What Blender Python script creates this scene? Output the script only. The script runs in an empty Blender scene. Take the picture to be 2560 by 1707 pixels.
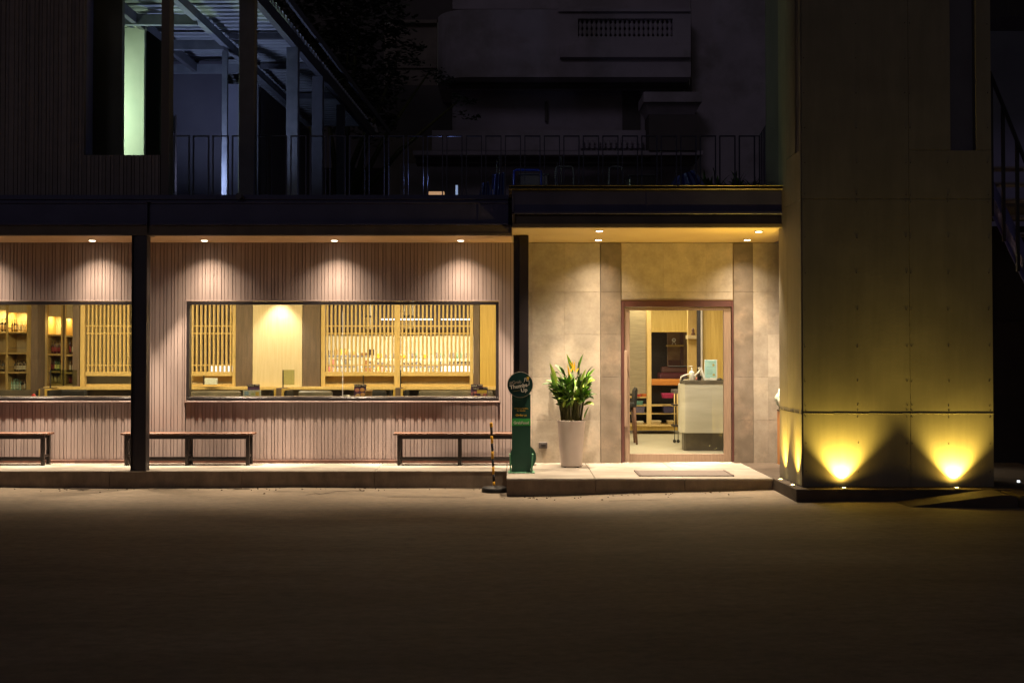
import bpy, bmesh, math, random
from mathutils import Vector, Matrix
random.seed(7)
S = bpy.context.scene
COL = S.collection
R = math.radians

# ------------------------------------------------------------------ camera
F_PX, CX, CY, TH, DIST, EYE = 2699.0, 1280.0, 833.1, 0.018, 16.0, 1.63
cam = bpy.data.cameras.new('camera'); co = bpy.data.objects.new('camera', cam); COL.objects.link(co)
co.location = (0, -DIST, EYE); co.rotation_euler = (math.pi/2 + TH, 0, 0)
cam.sensor_width = 36.0; cam.lens = 36.0*F_PX/2560.0; cam.shift_y = -20.4/2560.0
cam.clip_start = 0.1; cam.clip_end = 600
S.camera = co
# ------------------------------------------------------------------ world: night sky
w = bpy.data.worlds.new("World"); S.world = w; w.use_nodes = True
nt = w.node_tree; nt.nodes.clear()
sky = nt.nodes.new('ShaderNodeTexSky'); sky.sky_type = 'NISHITA'; sky.sun_disc = False
sky.sun_elevation = R(-3); sky.sun_rotation = R(200)
mx = nt.nodes.new('ShaderNodeMixRGB'); mx.blend_type = 'ADD'; mx.inputs[0].default_value = 1
mx.inputs[2].default_value = (0.19, 0.175, 0.175, 1)     # city glow
sc_ = nt.nodes.new('ShaderNodeMixRGB'); sc_.blend_type = 'MULTIPLY'; sc_.inputs[0].default_value = 1
sc_.inputs[2].default_value = (0.5, 0.5, 0.5, 1)
bg = nt.nodes.new('ShaderNodeBackground'); bg.inputs[1].default_value = 0.075
out = nt.nodes.new('ShaderNodeOutputWorld')
nt.links.new(sky.outputs[0], sc_.inputs[1]); nt.links.new(sc_.outputs[0], mx.inputs[1])
nt.links.new(mx.outputs[0], bg.inputs[0]); nt.links.new(bg.outputs[0], out.inputs[0])
# dim sun lamp added as fill for the building fronts
sl = bpy.data.lights.new('night_fill_light', 'SUN'); sl.energy = 0.055; sl.angle = R(12); sl.color = (0.86, 0.74, 1.0)
so = bpy.data.objects.new('night_fill_light', sl); COL.objects.link(so); so.rotation_euler = (R(70), 0, R(-20))
S.view_settings.view_transform = 'Standard'; S.view_settings.look = 'None'
S.view_settings.exposure = 0; S.view_settings.gamma = 1
S.cycles.use_denoising = True
S.cycles.max_bounces = 8; S.cycles.diffuse_bounces = 4; S.cycles.glossy_bounces = 4
S.cycles.transparent_max_bounces = 24; S.cycles.sample_clamp_indirect = 4.0
S.cycles.caustics_reflective = False; S.cycles.caustics_refractive = False

# ------------------------------------------------------------------ helpers
def W(px, py, d):
    "point at distance d in front of the lens plane for a pixel of the photograph"
    u = (px-CX)/F_PX; v = -(py-CY)/F_PX
    c, s = math.cos(TH), math.sin(TH); den = c - v*s
    return Vector((u*d/den, d-DIST, EYE + d*(s+v*c)/den))
def X(px, d, py=882): return W(px, py, d).x
def Z(py, d): return W(CX, py, d).z
def Yd(d): return d - DIST

def wloc(o):
    v = Vector((0, 0, 0))
    while o is not None: v += o.location; o = o.parent
    return v

class MB:
    def __init__(s): s.v = []; s.f = []; s.sm = []; s.mi = []; s.m = 0; s.smooth = False; s.tone = []; s.t = 0.5
    def add(s, vs, fs):
        b = len(s.v); s.v += [Vector(q) for q in vs]
        for f in fs: s.f.append([b+i for i in f]); s.sm.append(s.smooth); s.mi.append(s.m); s.tone.append(s.t)
        return s
    def box(s, x0, x1, y0, y1, z0, z1):
        vs = [(x0,y0,z0),(x1,y0,z0),(x1,y1,z0),(x0,y1,z0),(x0,y0,z1),(x1,y0,z1),(x1,y1,z1),(x0,y1,z1)]
        return s.add(vs, [(0,3,2,1),(4,5,6,7),(0,1,5,4),(1,2,6,5),(2,3,7,6),(3,0,4,7)])
    def cbox(s, x0, x1, y0, y1, z0, z1, c=0.004):
        "box with chamfered edges"
        c = min(c, (x1-x0)*.45, (y1-y0)*.45, (z1-z0)*.45)
        bm = bmesh.new(); bmesh.ops.create_cube(bm, size=1)
        for v in bm.verts:
            v.co = Vector(((x0+x1)/2+v.co.x*(x1-x0), (y0+y1)/2+v.co.y*(y1-y0), (z0+z1)/2+v.co.z*(z1-z0)))
        bmesh.ops.bevel(bm, geom=bm.edges[:], offset=c, segments=1, affect='EDGES', profile=0.5)
        return s.bm(bm)
    def bm(s, bm):
        bm.verts.index_update()
        s.add([v.co.copy() for v in bm.verts], [[v.index for v in f.verts] for f in bm.faces]); bm.free(); return s
    def prism(s, pts, axis, a, b):
        "extrude polygon pts (2D) along axis from a to b"
        def P(p, t):
            return {'x': (t, p[0], p[1]), 'y': (p[0], t, p[1]), 'z': (p[0], p[1], t)}[axis]
        n = len(pts)
        vs = [P(p, a) for p in pts] + [P(p, b) for p in pts]
        fs = [list(range(n))[::-1], list(range(n, 2*n))] + [(i, (i+1) % n, n+(i+1) % n, n+i) for i in range(n)]
        return s.add(vs, fs)
    def tube(s, pts, r, n=8, cap=True):
        "tube through points, r number or list"
        pts = [Vector(p) for p in pts]; k = len(pts)
        rs = r if isinstance(r, (list, tuple)) else [r]*k
        vs = []; fs = []
        up0 = None
        for i, p in enumerate(pts):
            t = (pts[min(i+1, k-1)] - pts[max(i-1, 0)]).normalized()
            ref = Vector((0, 0, 1)) if abs(t.z) < .95 else Vector((1, 0, 0))
            a = t.cross(ref).normalized() if up0 is None else (up0 - t*up0.dot(t)).normalized()
            up0 = a; b = t.cross(a)
            for j in range(n):
                q = 2*math.pi*j/n; vs.append(p + (a*math.cos(q)+b*math.sin(q))*rs[i])
        for i in range(k-1):
            for j in range(n): fs.append((i*n+j, i*n+(j+1) % n, (i+1)*n+(j+1) % n, (i+1)*n+j))
        if cap: fs += [list(range(n))[::-1], [(k-1)*n+j for j in range(n)]]
        o = s.smooth; s.smooth = True; s.add(vs, fs); s.smooth = o; return s
    def lathe(s, prof, cx, cy, n=16, sq=0.0):
        "profile [(r,z)] about a vertical axis"
        vs = []; fs = []; k = len(prof)
        for r, z in prof:
            for j in range(n):
                a = 2*math.pi*j/n; c, d = math.cos(a), math.sin(a)
                if sq:
                    m = (abs(c)**(2/(1-sq)) + abs(d)**(2/(1-sq)))**(-(1-sq)/2)
                else: m = 1
                vs.append((cx+c*r*m, cy+d*r*m, z))
        for i in range(k-1):
            for j in range(n): fs.append((i*n+j, i*n+(j+1) % n, (i+1)*n+(j+1) % n, (i+1)*n+j))
        fs += [list(range(n))[::-1], [(k-1)*n+j for j in range(n)]]
        o = s.smooth; s.smooth = True; s.add(vs, fs); s.smooth = o; return s
    def build(s, name, mats, parent=None, org=None, label=None):
        if not isinstance(mats, (list, tuple)): mats = [mats]
        if parent is not None: o0 = wloc(parent)
        else:
            if org is None:
                xs = [v.x for v in s.v]; ys = [v.y for v in s.v]; zs = [v.z for v in s.v]
                org = ((min(xs)+max(xs))/2, (min(ys)+max(ys))/2, min(zs))
            o0 = Vector(org)
        me = bpy.data.meshes.new(name)
        me.from_pydata([v-o0 for v in s.v], [], s.f)
        for m in mats: me.materials.append(m)
        me.polygons.foreach_set('use_smooth', s.sm); me.polygons.foreach_set('material_index', s.mi)
        if len(set(s.tone)) > 1:
            a = me.attributes.new('tone', 'FLOAT', 'FACE'); a.data.foreach_set('value', s.tone)
        me.update()
        ob = bpy.data.objects.new(name, me); COL.objects.link(ob)
        if parent is not None: ob.parent = parent
        else: ob.location = o0
        if label: ob['label'] = label
        return ob

def tag(o, label=None, cat=None, group=None, kind=None):
    if label: o['label'] = label
    if cat: o['category'] = cat
    if group: o['group'] = group
    if kind: o['kind'] = kind
    return o
def thing(name, label, cat, loc=(0, 0, 0), group=None):
    o = bpy.data.objects.new(name, None); COL.objects.link(o); o.location = loc
    o.empty_display_size = 0.2
    return tag(o, label, cat, group)
def copy_tree(o, parent=None):
    c = o.copy(); COL.objects.link(c); c.parent = parent
    for ch in list(o.children): copy_tree(ch, c)
    return c
ORD = ['second', 'third', 'fourth', 'fifth', 'sixth', 'seventh', 'eighth', 'ninth', 'tenth', 'eleventh', 'twelfth', 'thirteenth', 'fourteenth', 'fifteenth', 'sixteenth', 'seventeenth', 'eighteenth', 'nineteenth', 'twentieth', 'twenty-first', 'twenty-second', 'twenty-third', 'twenty-fourth', 'twenty-fifth']
def ordn(i, n):
    if n == 1: return 'only'
    if i == 0: return 'leftmost'
    if i == n-1: return 'rightmost'
    return ORD[i-1] + ' from left'

# ------------------------------------------------------------------ materials
def mat(name, c1, c2=None, scale=8, rough=.6, metal=0, bump=0, stretch=(1, 1, 1), spec=.5, detail=4,
        emit=None, est=0, tone=0, c3=None, s3=1.2, contrast=(.35, .65), fine=0, coat=0, grain=0, gs=30, gv=(1, 1, 1)):
    m = bpy.data.materials.new(name); m.use_nodes = True; t = m.node_tree; N = t.nodes; L = t.links
    b = N['Principled BSDF']
    b.inputs['Roughness'].default_value = rough; b.inputs['Metallic'].default_value = metal
    b.inputs['Specular IOR Level'].default_value = spec
    if coat: b.inputs['Coat Weight'].default_value = coat
    c2 = c2 or tuple(x*.85 for x in c1)
    tc = N.new('ShaderNodeTexCoord'); geo = N.new('ShaderNodeNewGeometry')
    mp = N.new('ShaderNodeMapping'); mp.inputs['Scale'].default_value = stretch
    L.new(geo.outputs['Position'], mp.inputs[0])
    n = N.new('ShaderNodeTexNoise'); n.inputs['Scale'].default_value = scale; n.inputs['Detail'].default_value = detail
    L.new(mp.outputs[0], n.inputs[0])
    r = N.new('ShaderNodeMapRange'); r.inputs[1].default_value = contrast[0]; r.inputs[2].default_value = contrast[1]
    L.new(n.outputs[0], r.inputs[0])
    mx = N.new('ShaderNodeMixRGB'); mx.inputs[1].default_value = (*c1, 1); mx.inputs[2].default_value = (*c2, 1)
    L.new(r.outputs[0], mx.inputs[0]); col = mx.outputs[0]
    if c3:
        n3 = N.new('ShaderNodeTexNoise'); n3.inputs['Scale'].default_value = s3; n3.inputs['Detail'].default_value = 6
        n3.inputs['Roughness'].default_value = .65
        L.new(mp.outputs[0], n3.inputs[0])
        r3 = N.new('ShaderNodeMapRange'); r3.inputs[1].default_value = .5; r3.inputs[2].default_value = .68
        L.new(n3.outputs[0], r3.inputs[0])
        m3 = N.new('ShaderNodeMixRGB'); m3.inputs[2].default_value = (*c3, 1)
        L.new(r3.outputs[0], m3.inputs[0]); L.new(col, m3.inputs[1]); col = m3.outputs[0]
    if grain:
        mg = N.new('ShaderNodeMapping'); mg.inputs['Scale'].default_value = gv; L.new(geo.outputs['Position'], mg.inputs[0])
        ng = N.new('ShaderNodeTexNoise'); ng.inputs['Scale'].default_value = gs; ng.inputs['Detail'].default_value = 5; ng.inputs['Roughness'].default_value = .7
        L.new(mg.outputs[0], ng.inputs[0])
        rg = N.new('ShaderNodeMapRange'); rg.inputs[1].default_value = .3; rg.inputs[2].default_value = .7; rg.inputs[3].default_value = 1-grain; rg.inputs[4].default_value = 1+grain
        L.new(ng.outputs[0], rg.inputs[0]); hg = N.new('ShaderNodeHueSaturation'); L.new(rg.outputs[0], hg.inputs['Value']); L.new(col, hg.inputs['Color']); col = hg.outputs[0]
    if tone:
        at = N.new('ShaderNodeAttribute'); at.attribute_name = 'tone'
        mr = N.new('ShaderNodeMapRange'); mr.inputs[3].default_value = 1-tone; mr.inputs[4].default_value = 1+tone
        L.new(at.outputs['Fac'], mr.inputs[0])
        hs = N.new('ShaderNodeHueSaturation'); L.new(mr.outputs[0], hs.inputs['Value']); L.new(col, hs.inputs['Color'])
        col = hs.outputs[0]
    L.new(col, b.inputs['Base Color'])
    if bump:
        bn = N.new('ShaderNodeBump'); bn.inputs['Strength'].default_value = bump; bn.inputs['Distance'].default_value = .01
        src = n.outputs[0]
        if fine:
            nf = N.new('ShaderNodeTexNoise'); nf.inputs['Scale'].default_value = fine; nf.inputs['Detail'].default_value = 3
            L.new(mp.outputs[0], nf.inputs[0]); src = nf.outputs[0]
        L.new(src, bn.inputs['Height']); L.new(bn.outputs[0], b.inputs['Normal'])
    if emit:
        b.inputs['Emission Color'].default_value = (*emit, 1); b.inputs['Emission Strength'].default_value = est
    return m
def glass(name, tint=(1, 1, 1), f=.06, rough=.02):
    m = bpy.data.materials.new(name); m.use_nodes = True; t = m.node_tree; t.nodes.clear(); N = t.nodes; L = t.links
    o = N.new('ShaderNodeOutputMaterial'); mi = N.new('ShaderNodeMixShader'); tr = N.new('ShaderNodeBsdfTransparent')
    gl = N.new('ShaderNodeBsdfGlossy'); lw = N.new('ShaderNodeFresnel'); lw.inputs[0].default_value = 1.45
    no = N.new('ShaderNodeTexNoise'); no.inputs['Scale'].default_value = 3
    tr.inputs[0].default_value = (*tint, 1); gl.inputs['Roughness'].default_value = rough
    mm = N.new('ShaderNodeMath'); mm.operation = 'MULTIPLY'; mm.inputs[1].default_value = f/.04
    L.new(lw.outputs[0], mm.inputs[0]); L.new(mm.outputs[0], mi.inputs[0])
    L.new(tr.outputs[0], mi.inputs[1]); L.new(gl.outputs[0], mi.inputs[2]); L.new(mi.outputs[0], o.inputs[0])
    return m

M = {}
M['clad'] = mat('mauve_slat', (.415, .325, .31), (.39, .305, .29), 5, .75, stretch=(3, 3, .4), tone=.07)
M['cladback'] = mat('groove_shade_backing', (.18, .13, .115), None, 8, .8)  # darker than the slats, so the groove shade sits in its colour
M['cladtrim'] = mat('mauve_trim', (.46, .35, .33), None, 10, .6)
M['brownbase'] = mat('brown_skirting', (.16, .07, .05), (.10, .045, .035), 12, .6)
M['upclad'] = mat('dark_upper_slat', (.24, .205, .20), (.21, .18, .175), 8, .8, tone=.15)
M['stone'] = mat('beige_stone_tile', (.41, .36, .295), (.33, .285, .23), 5, .62, bump=.12, tone=.16, c3=(.50, .42, .33), s3=1.6, detail=8, fine=60, grain=.10, gs=22)
M['stonedk'] = mat('brown_stone_tile', (.22, .18, .14), (.15, .12, .09), 4, .6, bump=.12, tone=.08, c3=(.30, .23, .17), s3=1.8, detail=8, fine=60, grain=.16, gs=16)
M['black'] = mat('black_frame_metal', (.028, .022, .024), (.036, .03, .032), 20, .35)
M['beam'] = mat('dark_navy_steel', (.05, .05, .13), (.035, .035, .10), 3, .5)
M['column'] = mat('dark_steel_column', (.03, .022, .024), (.02, .016, .02), 3, .45)
M['fascia'] = mat('brown_fascia_board', (.16, .12, .08), (.12, .09, .06), 3, .6)
M['soffit'] = mat('cream_soffit_board', (.80, .56, .32), (.74, .51, .28), 1.5, .6)
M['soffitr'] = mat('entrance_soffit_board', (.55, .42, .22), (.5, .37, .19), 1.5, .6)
M['conc'] = mat('walkway_concrete', (.36, .32, .275), (.28, .25, .21), 3, .8, bump=.1, c3=(.47, .43, .37), s3=2, fine=40, stretch=(.5, 1.5, 1))
M['kerb'] = mat('stained_concrete_face', (.26, .20, .15), (.17, .13, .10), 4, .85, bump=.2, c3=(.30, .24, .18), s3=1.0, fine=30, grain=.22, gs=4, gv=(1.5, 1.5, .5))
M['darkkerb'] = mat('dark_plinth_concrete', (.10, .075, .055), (.07, .05, .035), 4, .85, bump=.2, fine=30)
M['wood'] = mat('pale_oak', (.60, .43, .18), (.52, .36, .13), 10, .5, stretch=(6, 6, .6), bump=.03)
M['woodwall'] = mat('oak_veneer_wall', (.60, .49, .31), (.53, .42, .25), 6, .5, stretch=(9, 9, .35), detail=6)
M['woodgold'] = mat('golden_veneer', (.54, .37, .10), (.43, .28, .06), 6, .5, stretch=(9, 9, .35), detail=6)
M['reddoor'] = mat('reddish_oak_door', (.30, .21, .15), (.24, .165, .115), 8, .5, stretch=(8, 8, .6), bump=.03)
M['maroon'] = mat('maroon_door_frame', (.10, .035, .03), (.08, .03, .026), 6, .5)
M['dkwood'] = mat('dark_brown_panel', (.13, .085, .06), (.09, .06, .042), 6, .6, stretch=(5, 5, .6))
M['dkstone'] = mat('dark_grey_stone', (.12, .10, .075), (.07, .06, .045), 3, .45, c3=(.17, .14, .10), s3=2)
M['leather'] = mat('black_leather', (.02, .018, .018), (.014, .013, .013), 30, .5, spec=.3)
M['floor'] = mat('restaurant_floor_tile', (.50, .46, .36), (.44, .40, .31), 3, .35, stretch=(.4, 3, 1))
M['cream'] = mat('cream_kitchen_wall', (.75, .66, .48), (.70, .6, .42), 4, .7)
M['darkceil'] = mat('dark_kitchen_ceiling', (.05, .035, .03), (.04, .03, .025), 4, .8)
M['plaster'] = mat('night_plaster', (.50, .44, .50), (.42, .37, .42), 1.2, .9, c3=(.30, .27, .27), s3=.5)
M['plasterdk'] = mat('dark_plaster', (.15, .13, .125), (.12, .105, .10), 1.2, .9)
M['bright'] = mat('pale_render_pilaster', (.72, .74, .66), (.66, .70, .62), 4, .9, bump=.15, fine=18)
M['steel'] = mat('galvanised_steel', (.22, .23, .26), (.16, .17, .2), 6, .55, metal=.0, bump=.05)
M['steeldk'] = mat('dark_roof_steel', (.10, .10, .12), (.08, .08, .095), 6, .6)
M['sheet'] = mat('corrugated_sheet', (.36, .38, .42), (.33, .35, .39), 5, .5)
M['rail'] = mat('dark_railing_steel', (.05, .048, .085), None, 6, .45)
M['asphalt'] = mat('worn_concrete_road', (.27, .215, .155), (.205, .163, .117), 1.6, .82, bump=.25, c3=(.29, .235, .175), s3=.7, detail=10, fine=35, stretch=(.35, 1.3, 1), grain=.22, gs=14, gv=(.6, 1, 1))
M['bench_top'] = mat('varnished_red_wood', (.15, .065, .034), (.10, .042, .024), 10, .5, stretch=(.5, 8, 8))
M['bench_leg'] = mat('black_brown_wood', (.025, .016, .014), (.018, .012, .01), 10, .5)
M['pot'] = mat('pale_pink_pot', (.70, .60, .56), (.67, .57, .53), 8, .45)
M['pebble'] = mat('cream_pebble', (.6, .52, .40), (.45, .38, .28), 60, .7)
M['leaf'] = mat('glossy_green_leaf', (.17, .36, .03), (.08, .20, .02), 9, .48, stretch=(1, 1, 1))
M['leaflt'] = mat('yellow_green_leaf', (.38, .50, .07), (.22, .36, .04), 9, .5)
M['leafdk'] = mat('deep_green_leaf', (.045, .10, .015), (.025, .06, .01), 9, .55)
M['stem'] = mat('olive_stem', (.10, .10, .015), (.05, .055, .01), 20, .5)
M['flower'] = mat('yellow_bract', (.95, .66, .03), (.9, .5, .02), 20, .5)
M['signgreen'] = mat('dark_green_board', (.026, .10, .068), (.022, .088, .06), 5, .45)
M['signdisc'] = mat('blackish_green_disc', (.009, .050, .042), (.008, .042, .036), 5, .4)
M['signmid'] = mat('bright_green_band', (.06, .50, .10), (.055, .46, .09), 5, .45)
M['signlight'] = mat('mint_green_edge', (.16, .42, .25), (.14, .38, .22), 5, .5)
M['ink_white'] = mat('white_lettering', (.95, .92, .80), None, 5, .6)
M['ink_tan'] = mat('tan_lettering', (.48, .42, .33), None, 5, .6)
M['ink_yellow'] = mat('yellow_lettering', (1, .62, .05), None, 5, .6)
M['yellow'] = mat('yellow_post_tape', (.80, .42, .02), (.7, .36, .02), 12, .4)
M['rubber'] = mat('black_rubber', (.012, .011, .011), (.02, .018, .017), 25, .6)
M['mat'] = mat('grey_mauve_doormat', (.22, .185, .17), (.165, .14, .13), 120, .95, bump=.4)
M['socket'] = mat('grey_socket', (.10, .085, .085), None, 20, .5)
M['cement'] = mat('cement_board', (.235, .205, .145), (.195, .17, .12), 2.2, .75, bump=.03, c3=(.225, .195, .135), s3=1.1, detail=8, fine=45, grain=.09, gs=3.5, gv=(2.2, 2.2, .22))
M['screw'] = mat('rusty_screw', (.04, .03, .02), None, 20, .6)
M['chip'] = mat('chipped_joint', (.55, .50, .36), (.35, .3, .2), 30, .8)
M['white'] = mat('white_plastic', (.78, .76, .70), None, 8, .4)
M['marble'] = mat('veined_pale_marble', (.58, .55, .47), (.50, .47, .39), 2.2, .35, stretch=(.5, 1, 3), c3=(.64, .61, .53), s3=1.5)
M['glass'] = glass('window_glass', (.97, .98, .97), .05)
M['gglass'] = glass('greenish_screen_glass', (.74, .78, .62), .06)
M['spout'] = mat('lamp_trim', (.5, .45, .4), None, 8, .4)
def emis(name, c, s):
    m = mat(name, (.8, .8, .8), None, 5, .5, emit=c, est=s); return m
M['lamp'] = emis('warm_lamp_lens', (1, .86, .62), 14)
M['uplamp'] = emis('yellow_lamp_lens', (1, .82, .3), 16)
M['tube'] = emis('white_tube_light', (1, .95, .8), 9)
M['coldtube'] = emis('cool_tube_light', (.8, 1, .85), 6)
M['led'] = emis('warm_led_strip', (1, .72, .22), 1.7)
M['case'] = emis('lit_display_case', (.92, .97, 1), 1.25)

def lamp(kind, name, loc, power, color, parent, size=.05, spot=None, blend=.5, target=None, sy=None):
    l = bpy.data.lights.new(name, kind); l.energy = power; l.color = color
    if kind == 'AREA':
        l.size = size
        if sy: l.shape = 'RECTANGLE'; l.size_y = sy
    else: l.shadow_soft_size = size
    if spot: l.spot_size = R(spot); l.spot_blend = blend
    o = bpy.data.objects.new(name, l); COL.objects.link(o)
    o.location = Vector(loc) - (wloc(parent) if parent else Vector())
    o.parent = parent
    d = (Vector(target)-Vector(loc)) if target is not None else Vector((0, 0, -1))
    o.rotation_euler = d.to_track_quat('-Z', 'Y').to_euler()
    return o

def text(mb, s, size, x, y, z, rot=0, align='LEFT', sx=1.0, bold=0.0):
    "lettering facing -Y added to a mesh builder"
    c = bpy.data.curves.new('lettering', 'FONT'); c.body = s; c.size = size; c.align_x = align; c.extrude = .0008
    c.offset = bold
    o = bpy.data.objects.new('lettering', c); COL.objects.link(o)
    me = bpy.data.meshes.new_from_object(o)
    cr, sr = math.cos(rot), math.sin(rot)
    vs = [(x + (v.co.x*sx*cr - v.co.y*sr), y - v.co.z, z + (v.co.x*sx*sr + v.co.y*cr)) for v in me.vertices]
    mb.add(vs, [list(p.vertices) for p in me.polygons])
    bpy.data.objects.remove(o); bpy.data.curves.remove(c); bpy.data.meshes.remove(me)

# levels
FLOOR, SOF, TER = 0.0, 3.262, 3.82
YC = Yd(14.96)          # canopy / column front
YR = -1.97              # entrance canopy front
def gz(x, y):           # road height: rises to the right
    return -.235 + .09*max(0, min(1, (x+.3)/4.0)) + (.006*math.sin(x*1.3+y))
# ================================================================== SETTING: ground
mb = MB(); mb.smooth = True
xs = [-300, -80, -30] + [-14+i*.5 for i in range(57)] + [30, 80, 300]
ys = [-300, -80, -30] + [-17+i*.5 for i in range(37)] + [8, 30, 80, 400]
vs = [(x, y, gz(x, y) + (.004*math.sin(3.1*x+1.7*y) if abs(x) < 15 else 0)) for y in ys for x in xs]
nx = len(xs)
mb.add(vs, [(j*nx+i, j*nx+i+1, (j+1)*nx+i+1, (j+1)*nx+i) for j in range(len(ys)-1) for i in range(nx-1)])
tag(mb.build('road', M['asphalt'], org=(0, 0, 0)), kind='structure')
# cracks, stains and a patch edge on the road (thin real strips)
mb = MB()
random.seed(3)
def crack(x, y, n, dx, dy, w=.01):
    for i in range(n):
        x2 = x+random.uniform(.3, 1)*dx; y2 = y+random.uniform(-.6, 1)*dy
        q = w*random.uniform(.4, 1.4)
        mb.add([(x, y-q, gz(x, y)+.006), (x2, y2-q*.7, gz(x2, y2)+.006), (x2, y2+q*.7, gz(x2, y2)+.006), (x, y+q, gz(x, y)+.006)], [(0, 1, 2, 3)])
        x, y = x2, y2
for a in [(-4.9, -1.22, 7, .1, .05, .03), (-5.9, -1.3, 4, .06, .02, .03), (-2.0, -1.4, 9, -.1, -.18, .02), (-3.2, -1.5, 5, .3, .05, .012),
          (-6.1, -1.15, 4, .12, .03, .035), (-3.9, -1.18, 5, .09, .04, .03), (1.2, -2.6, 8, .35, -.02, .01), (-.6, -2.1, 6, -.3, -.12, .015)]:
    crack(*a)
tag(mb.build('road_cracks', mat('dark_crack', (.07, .05, .035), None, 20, .95), org=(0, 0, 0)), kind='structure')

random.seed(41)
mb = MB()
for i in range(90):
    x = random.uniform(-7, 3); y = (-1.12 if x < -.1 else -2.05)-abs(random.gauss(0, .16)); z = gz(x, y)+.004; s_ = random.uniform(.006, .022); a = random.uniform(0, 3.14)
    c_, d_ = math.cos(a)*s_, math.sin(a)*s_
    mb.add([(x-c_, y-d_, z), (x+d_*.5, y-c_*.5, z+.004), (x+c_, y+d_, z+.002), (x-d_*.5, y+c_*.5, z+.006), (x, y, z-.01)], [(0, 1, 2, 3), (0, 4, 1), (1, 4, 2), (2, 4, 3), (3, 4, 0)])
tag(mb.build('leaf_litter', mat('dry_leaf', (.10, .06, .03), (.05, .03, .02), 20, .8), org=(0, 0, 0)), 'tiny dry leaves and grit along the foot of the walkway', 'litter', kind='stuff')
# walkway in front of the window side and raised entrance step
mb = MB(); mb.m = 1
for i in range(8):
    a, b = -.072-(i+1)*1.83, -.072-i*1.83-.005
    mb.m = 1; mb.cbox(a, b, YC+.0, .02, -.6, -.02, .002); mb.m = 0; mb.cbox(a, b, YC-.008, .02, -.02, 0, .006)
tag(mb.build('walkway', [M['conc'], M['kerb']], org=(0, 0, 0)), kind='structure')
mb = MB(); mb.m = 1
for a, b in ((-.07, 1.08), (1.085, 2.24), (2.245, 3.388)):
    mb.m = 1; mb.cbox(a, b, YR+.012, .02, -.6, -.03, .002); mb.m = 0; mb.cbox(a, b, YR, .02, -.03, 0.001, .006)
tag(mb.build('entrance_step', [M['conc'], M['kerb']], org=(0, 0, 0)), kind='structure')
# plinth under the tower, ramp and raised platform to its right
mb = MB()
mb.cbox(3.39, 7.5, Yd(12.9), .02, -.6, 0.003, .006)
tag(mb.build('tower_plinth', [M['darkkerb']], org=(0, 0, 0)), kind='structure')
mb = MB()
y0, y1 = Yd(12.42), Yd(12.895)
mb.prism([(4.42, -.3), (4.42, -.15), (4.5, -.145), (5.62, -.002), (5.72, .002), (5.8, -.02), (5.82, -.3)], 'y', y0, y1)
mb.prism([(5.83, y1), (5.83, y0), (5.9, y0-.12), (6.2, y0-.45), (9, y0-1.5), (14, y0-1.5), (14, y1)], 'z', -.3, -.004)
tag(mb.build('ramp', [M['darkkerb']], org=(0, 0, 0)), kind='structure')

# ================================================================== RESTAURANT BUILDING
RB = thing('restaurant_building', 'single storey restaurant front with mauve slatted wall, stone entrance and warm downlights', 'building', (0, 0, 0))
def part(mb, name, m, parent=None, label=None): return mb.build(name, m, parent or RB, label=label)
def slats(mb, x0, x1, z0, z1, y, notch=0, proud=.014):
    "irregular vertical boards, 8 mm apart, in front of a dark backing sheet (material slot 1)"
    mb.m = 1; mb.t = .25; mb.box(x0, x1, y, y+.05, z0, z1); mb.m = 0
    x = -20; pat = [(.046, 1), (.066, 0), (.046, 1), (.052, 0), (.068, 0), (.046, 1), (.078, 0), (.058, 0), (.046, 1), (.062, 0), (.046, 1), (.072, 0), (.056, 0)]; k = 0
    rnd = random.Random(11); g = .0038
    while x < x1:
        w, rec = pat[k % 13]; p, q = max(x+g, x0), min(x+w-g, x1); x += w; k += 1; mb.t = rnd.random()
        if q-p > .006: mb.box(p, q, y-(proud-.005*rec), y, z0, z1-(notch if rec else 0))
wx0, wx1 = X(466.5, 16), X(1247, 16); wz0, wz1 = Z(1000.5, 16), Z(754, 16)
cxl = X(330, 15)        # behind column 1
zb = .055
mb = MB()
slats(mb, -13, X(352, 16), wz1+.02, SOF-.001, 0); slats(mb, -13, X(352, 16), zb, wz0-.03, .03)
part(mb, 'slat_wall', [M['clad'], M['cladback']], label='mauve slatted wall left of the first steel column')
mb = MB()
slats(mb, X(352, 16)+.002, wx0-.02, zb, SOF-.001, 0); slats(mb, wx0-.018, wx1+.018, wz1+.02, SOF-.001, 0)
slats(mb, wx0-.018, wx1+.018, zb, wz0-.03, .03); slats(mb, wx1+.02, X(1304, 16), zb, SOF-.001, 0)
part(mb, 'slat_wall', [M['clad'], M['cladback']], label='mauve slatted wall around the long window')
mb = MB()   # pink trims round windows (sill casts the little shadows below)
mb.cbox(wx0-.02, wx1+.02, -.019, 0, wz0-.03, wz0-.008, .003); mb.cbox(wx0-.02, wx1+.02, -.02, 0, wz1+.004, wz1+.02, .003)
mb.cbox(wx0-.02, wx0-.002, -.02, 0, wz0-.008, wz1+.004, .002); mb.cbox(wx1+.002, wx1+.02, -.02, 0, wz0-.008, wz1+.004, .002)
mb.cbox(-13, X(352, 16), -.019, 0, wz0-.03, wz0-.008, .003); mb.cbox(-13, X(352, 16), -.02, 0, wz1+.004, wz1+.02, .003)
part(mb, 'window_trim', M['cladtrim'])
mb = MB(); mb.cbox(-13, X(1290, 16), -.03, 0, 0.0, .05, .004); part(mb, 'skirting', M['brownbase'])
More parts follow.
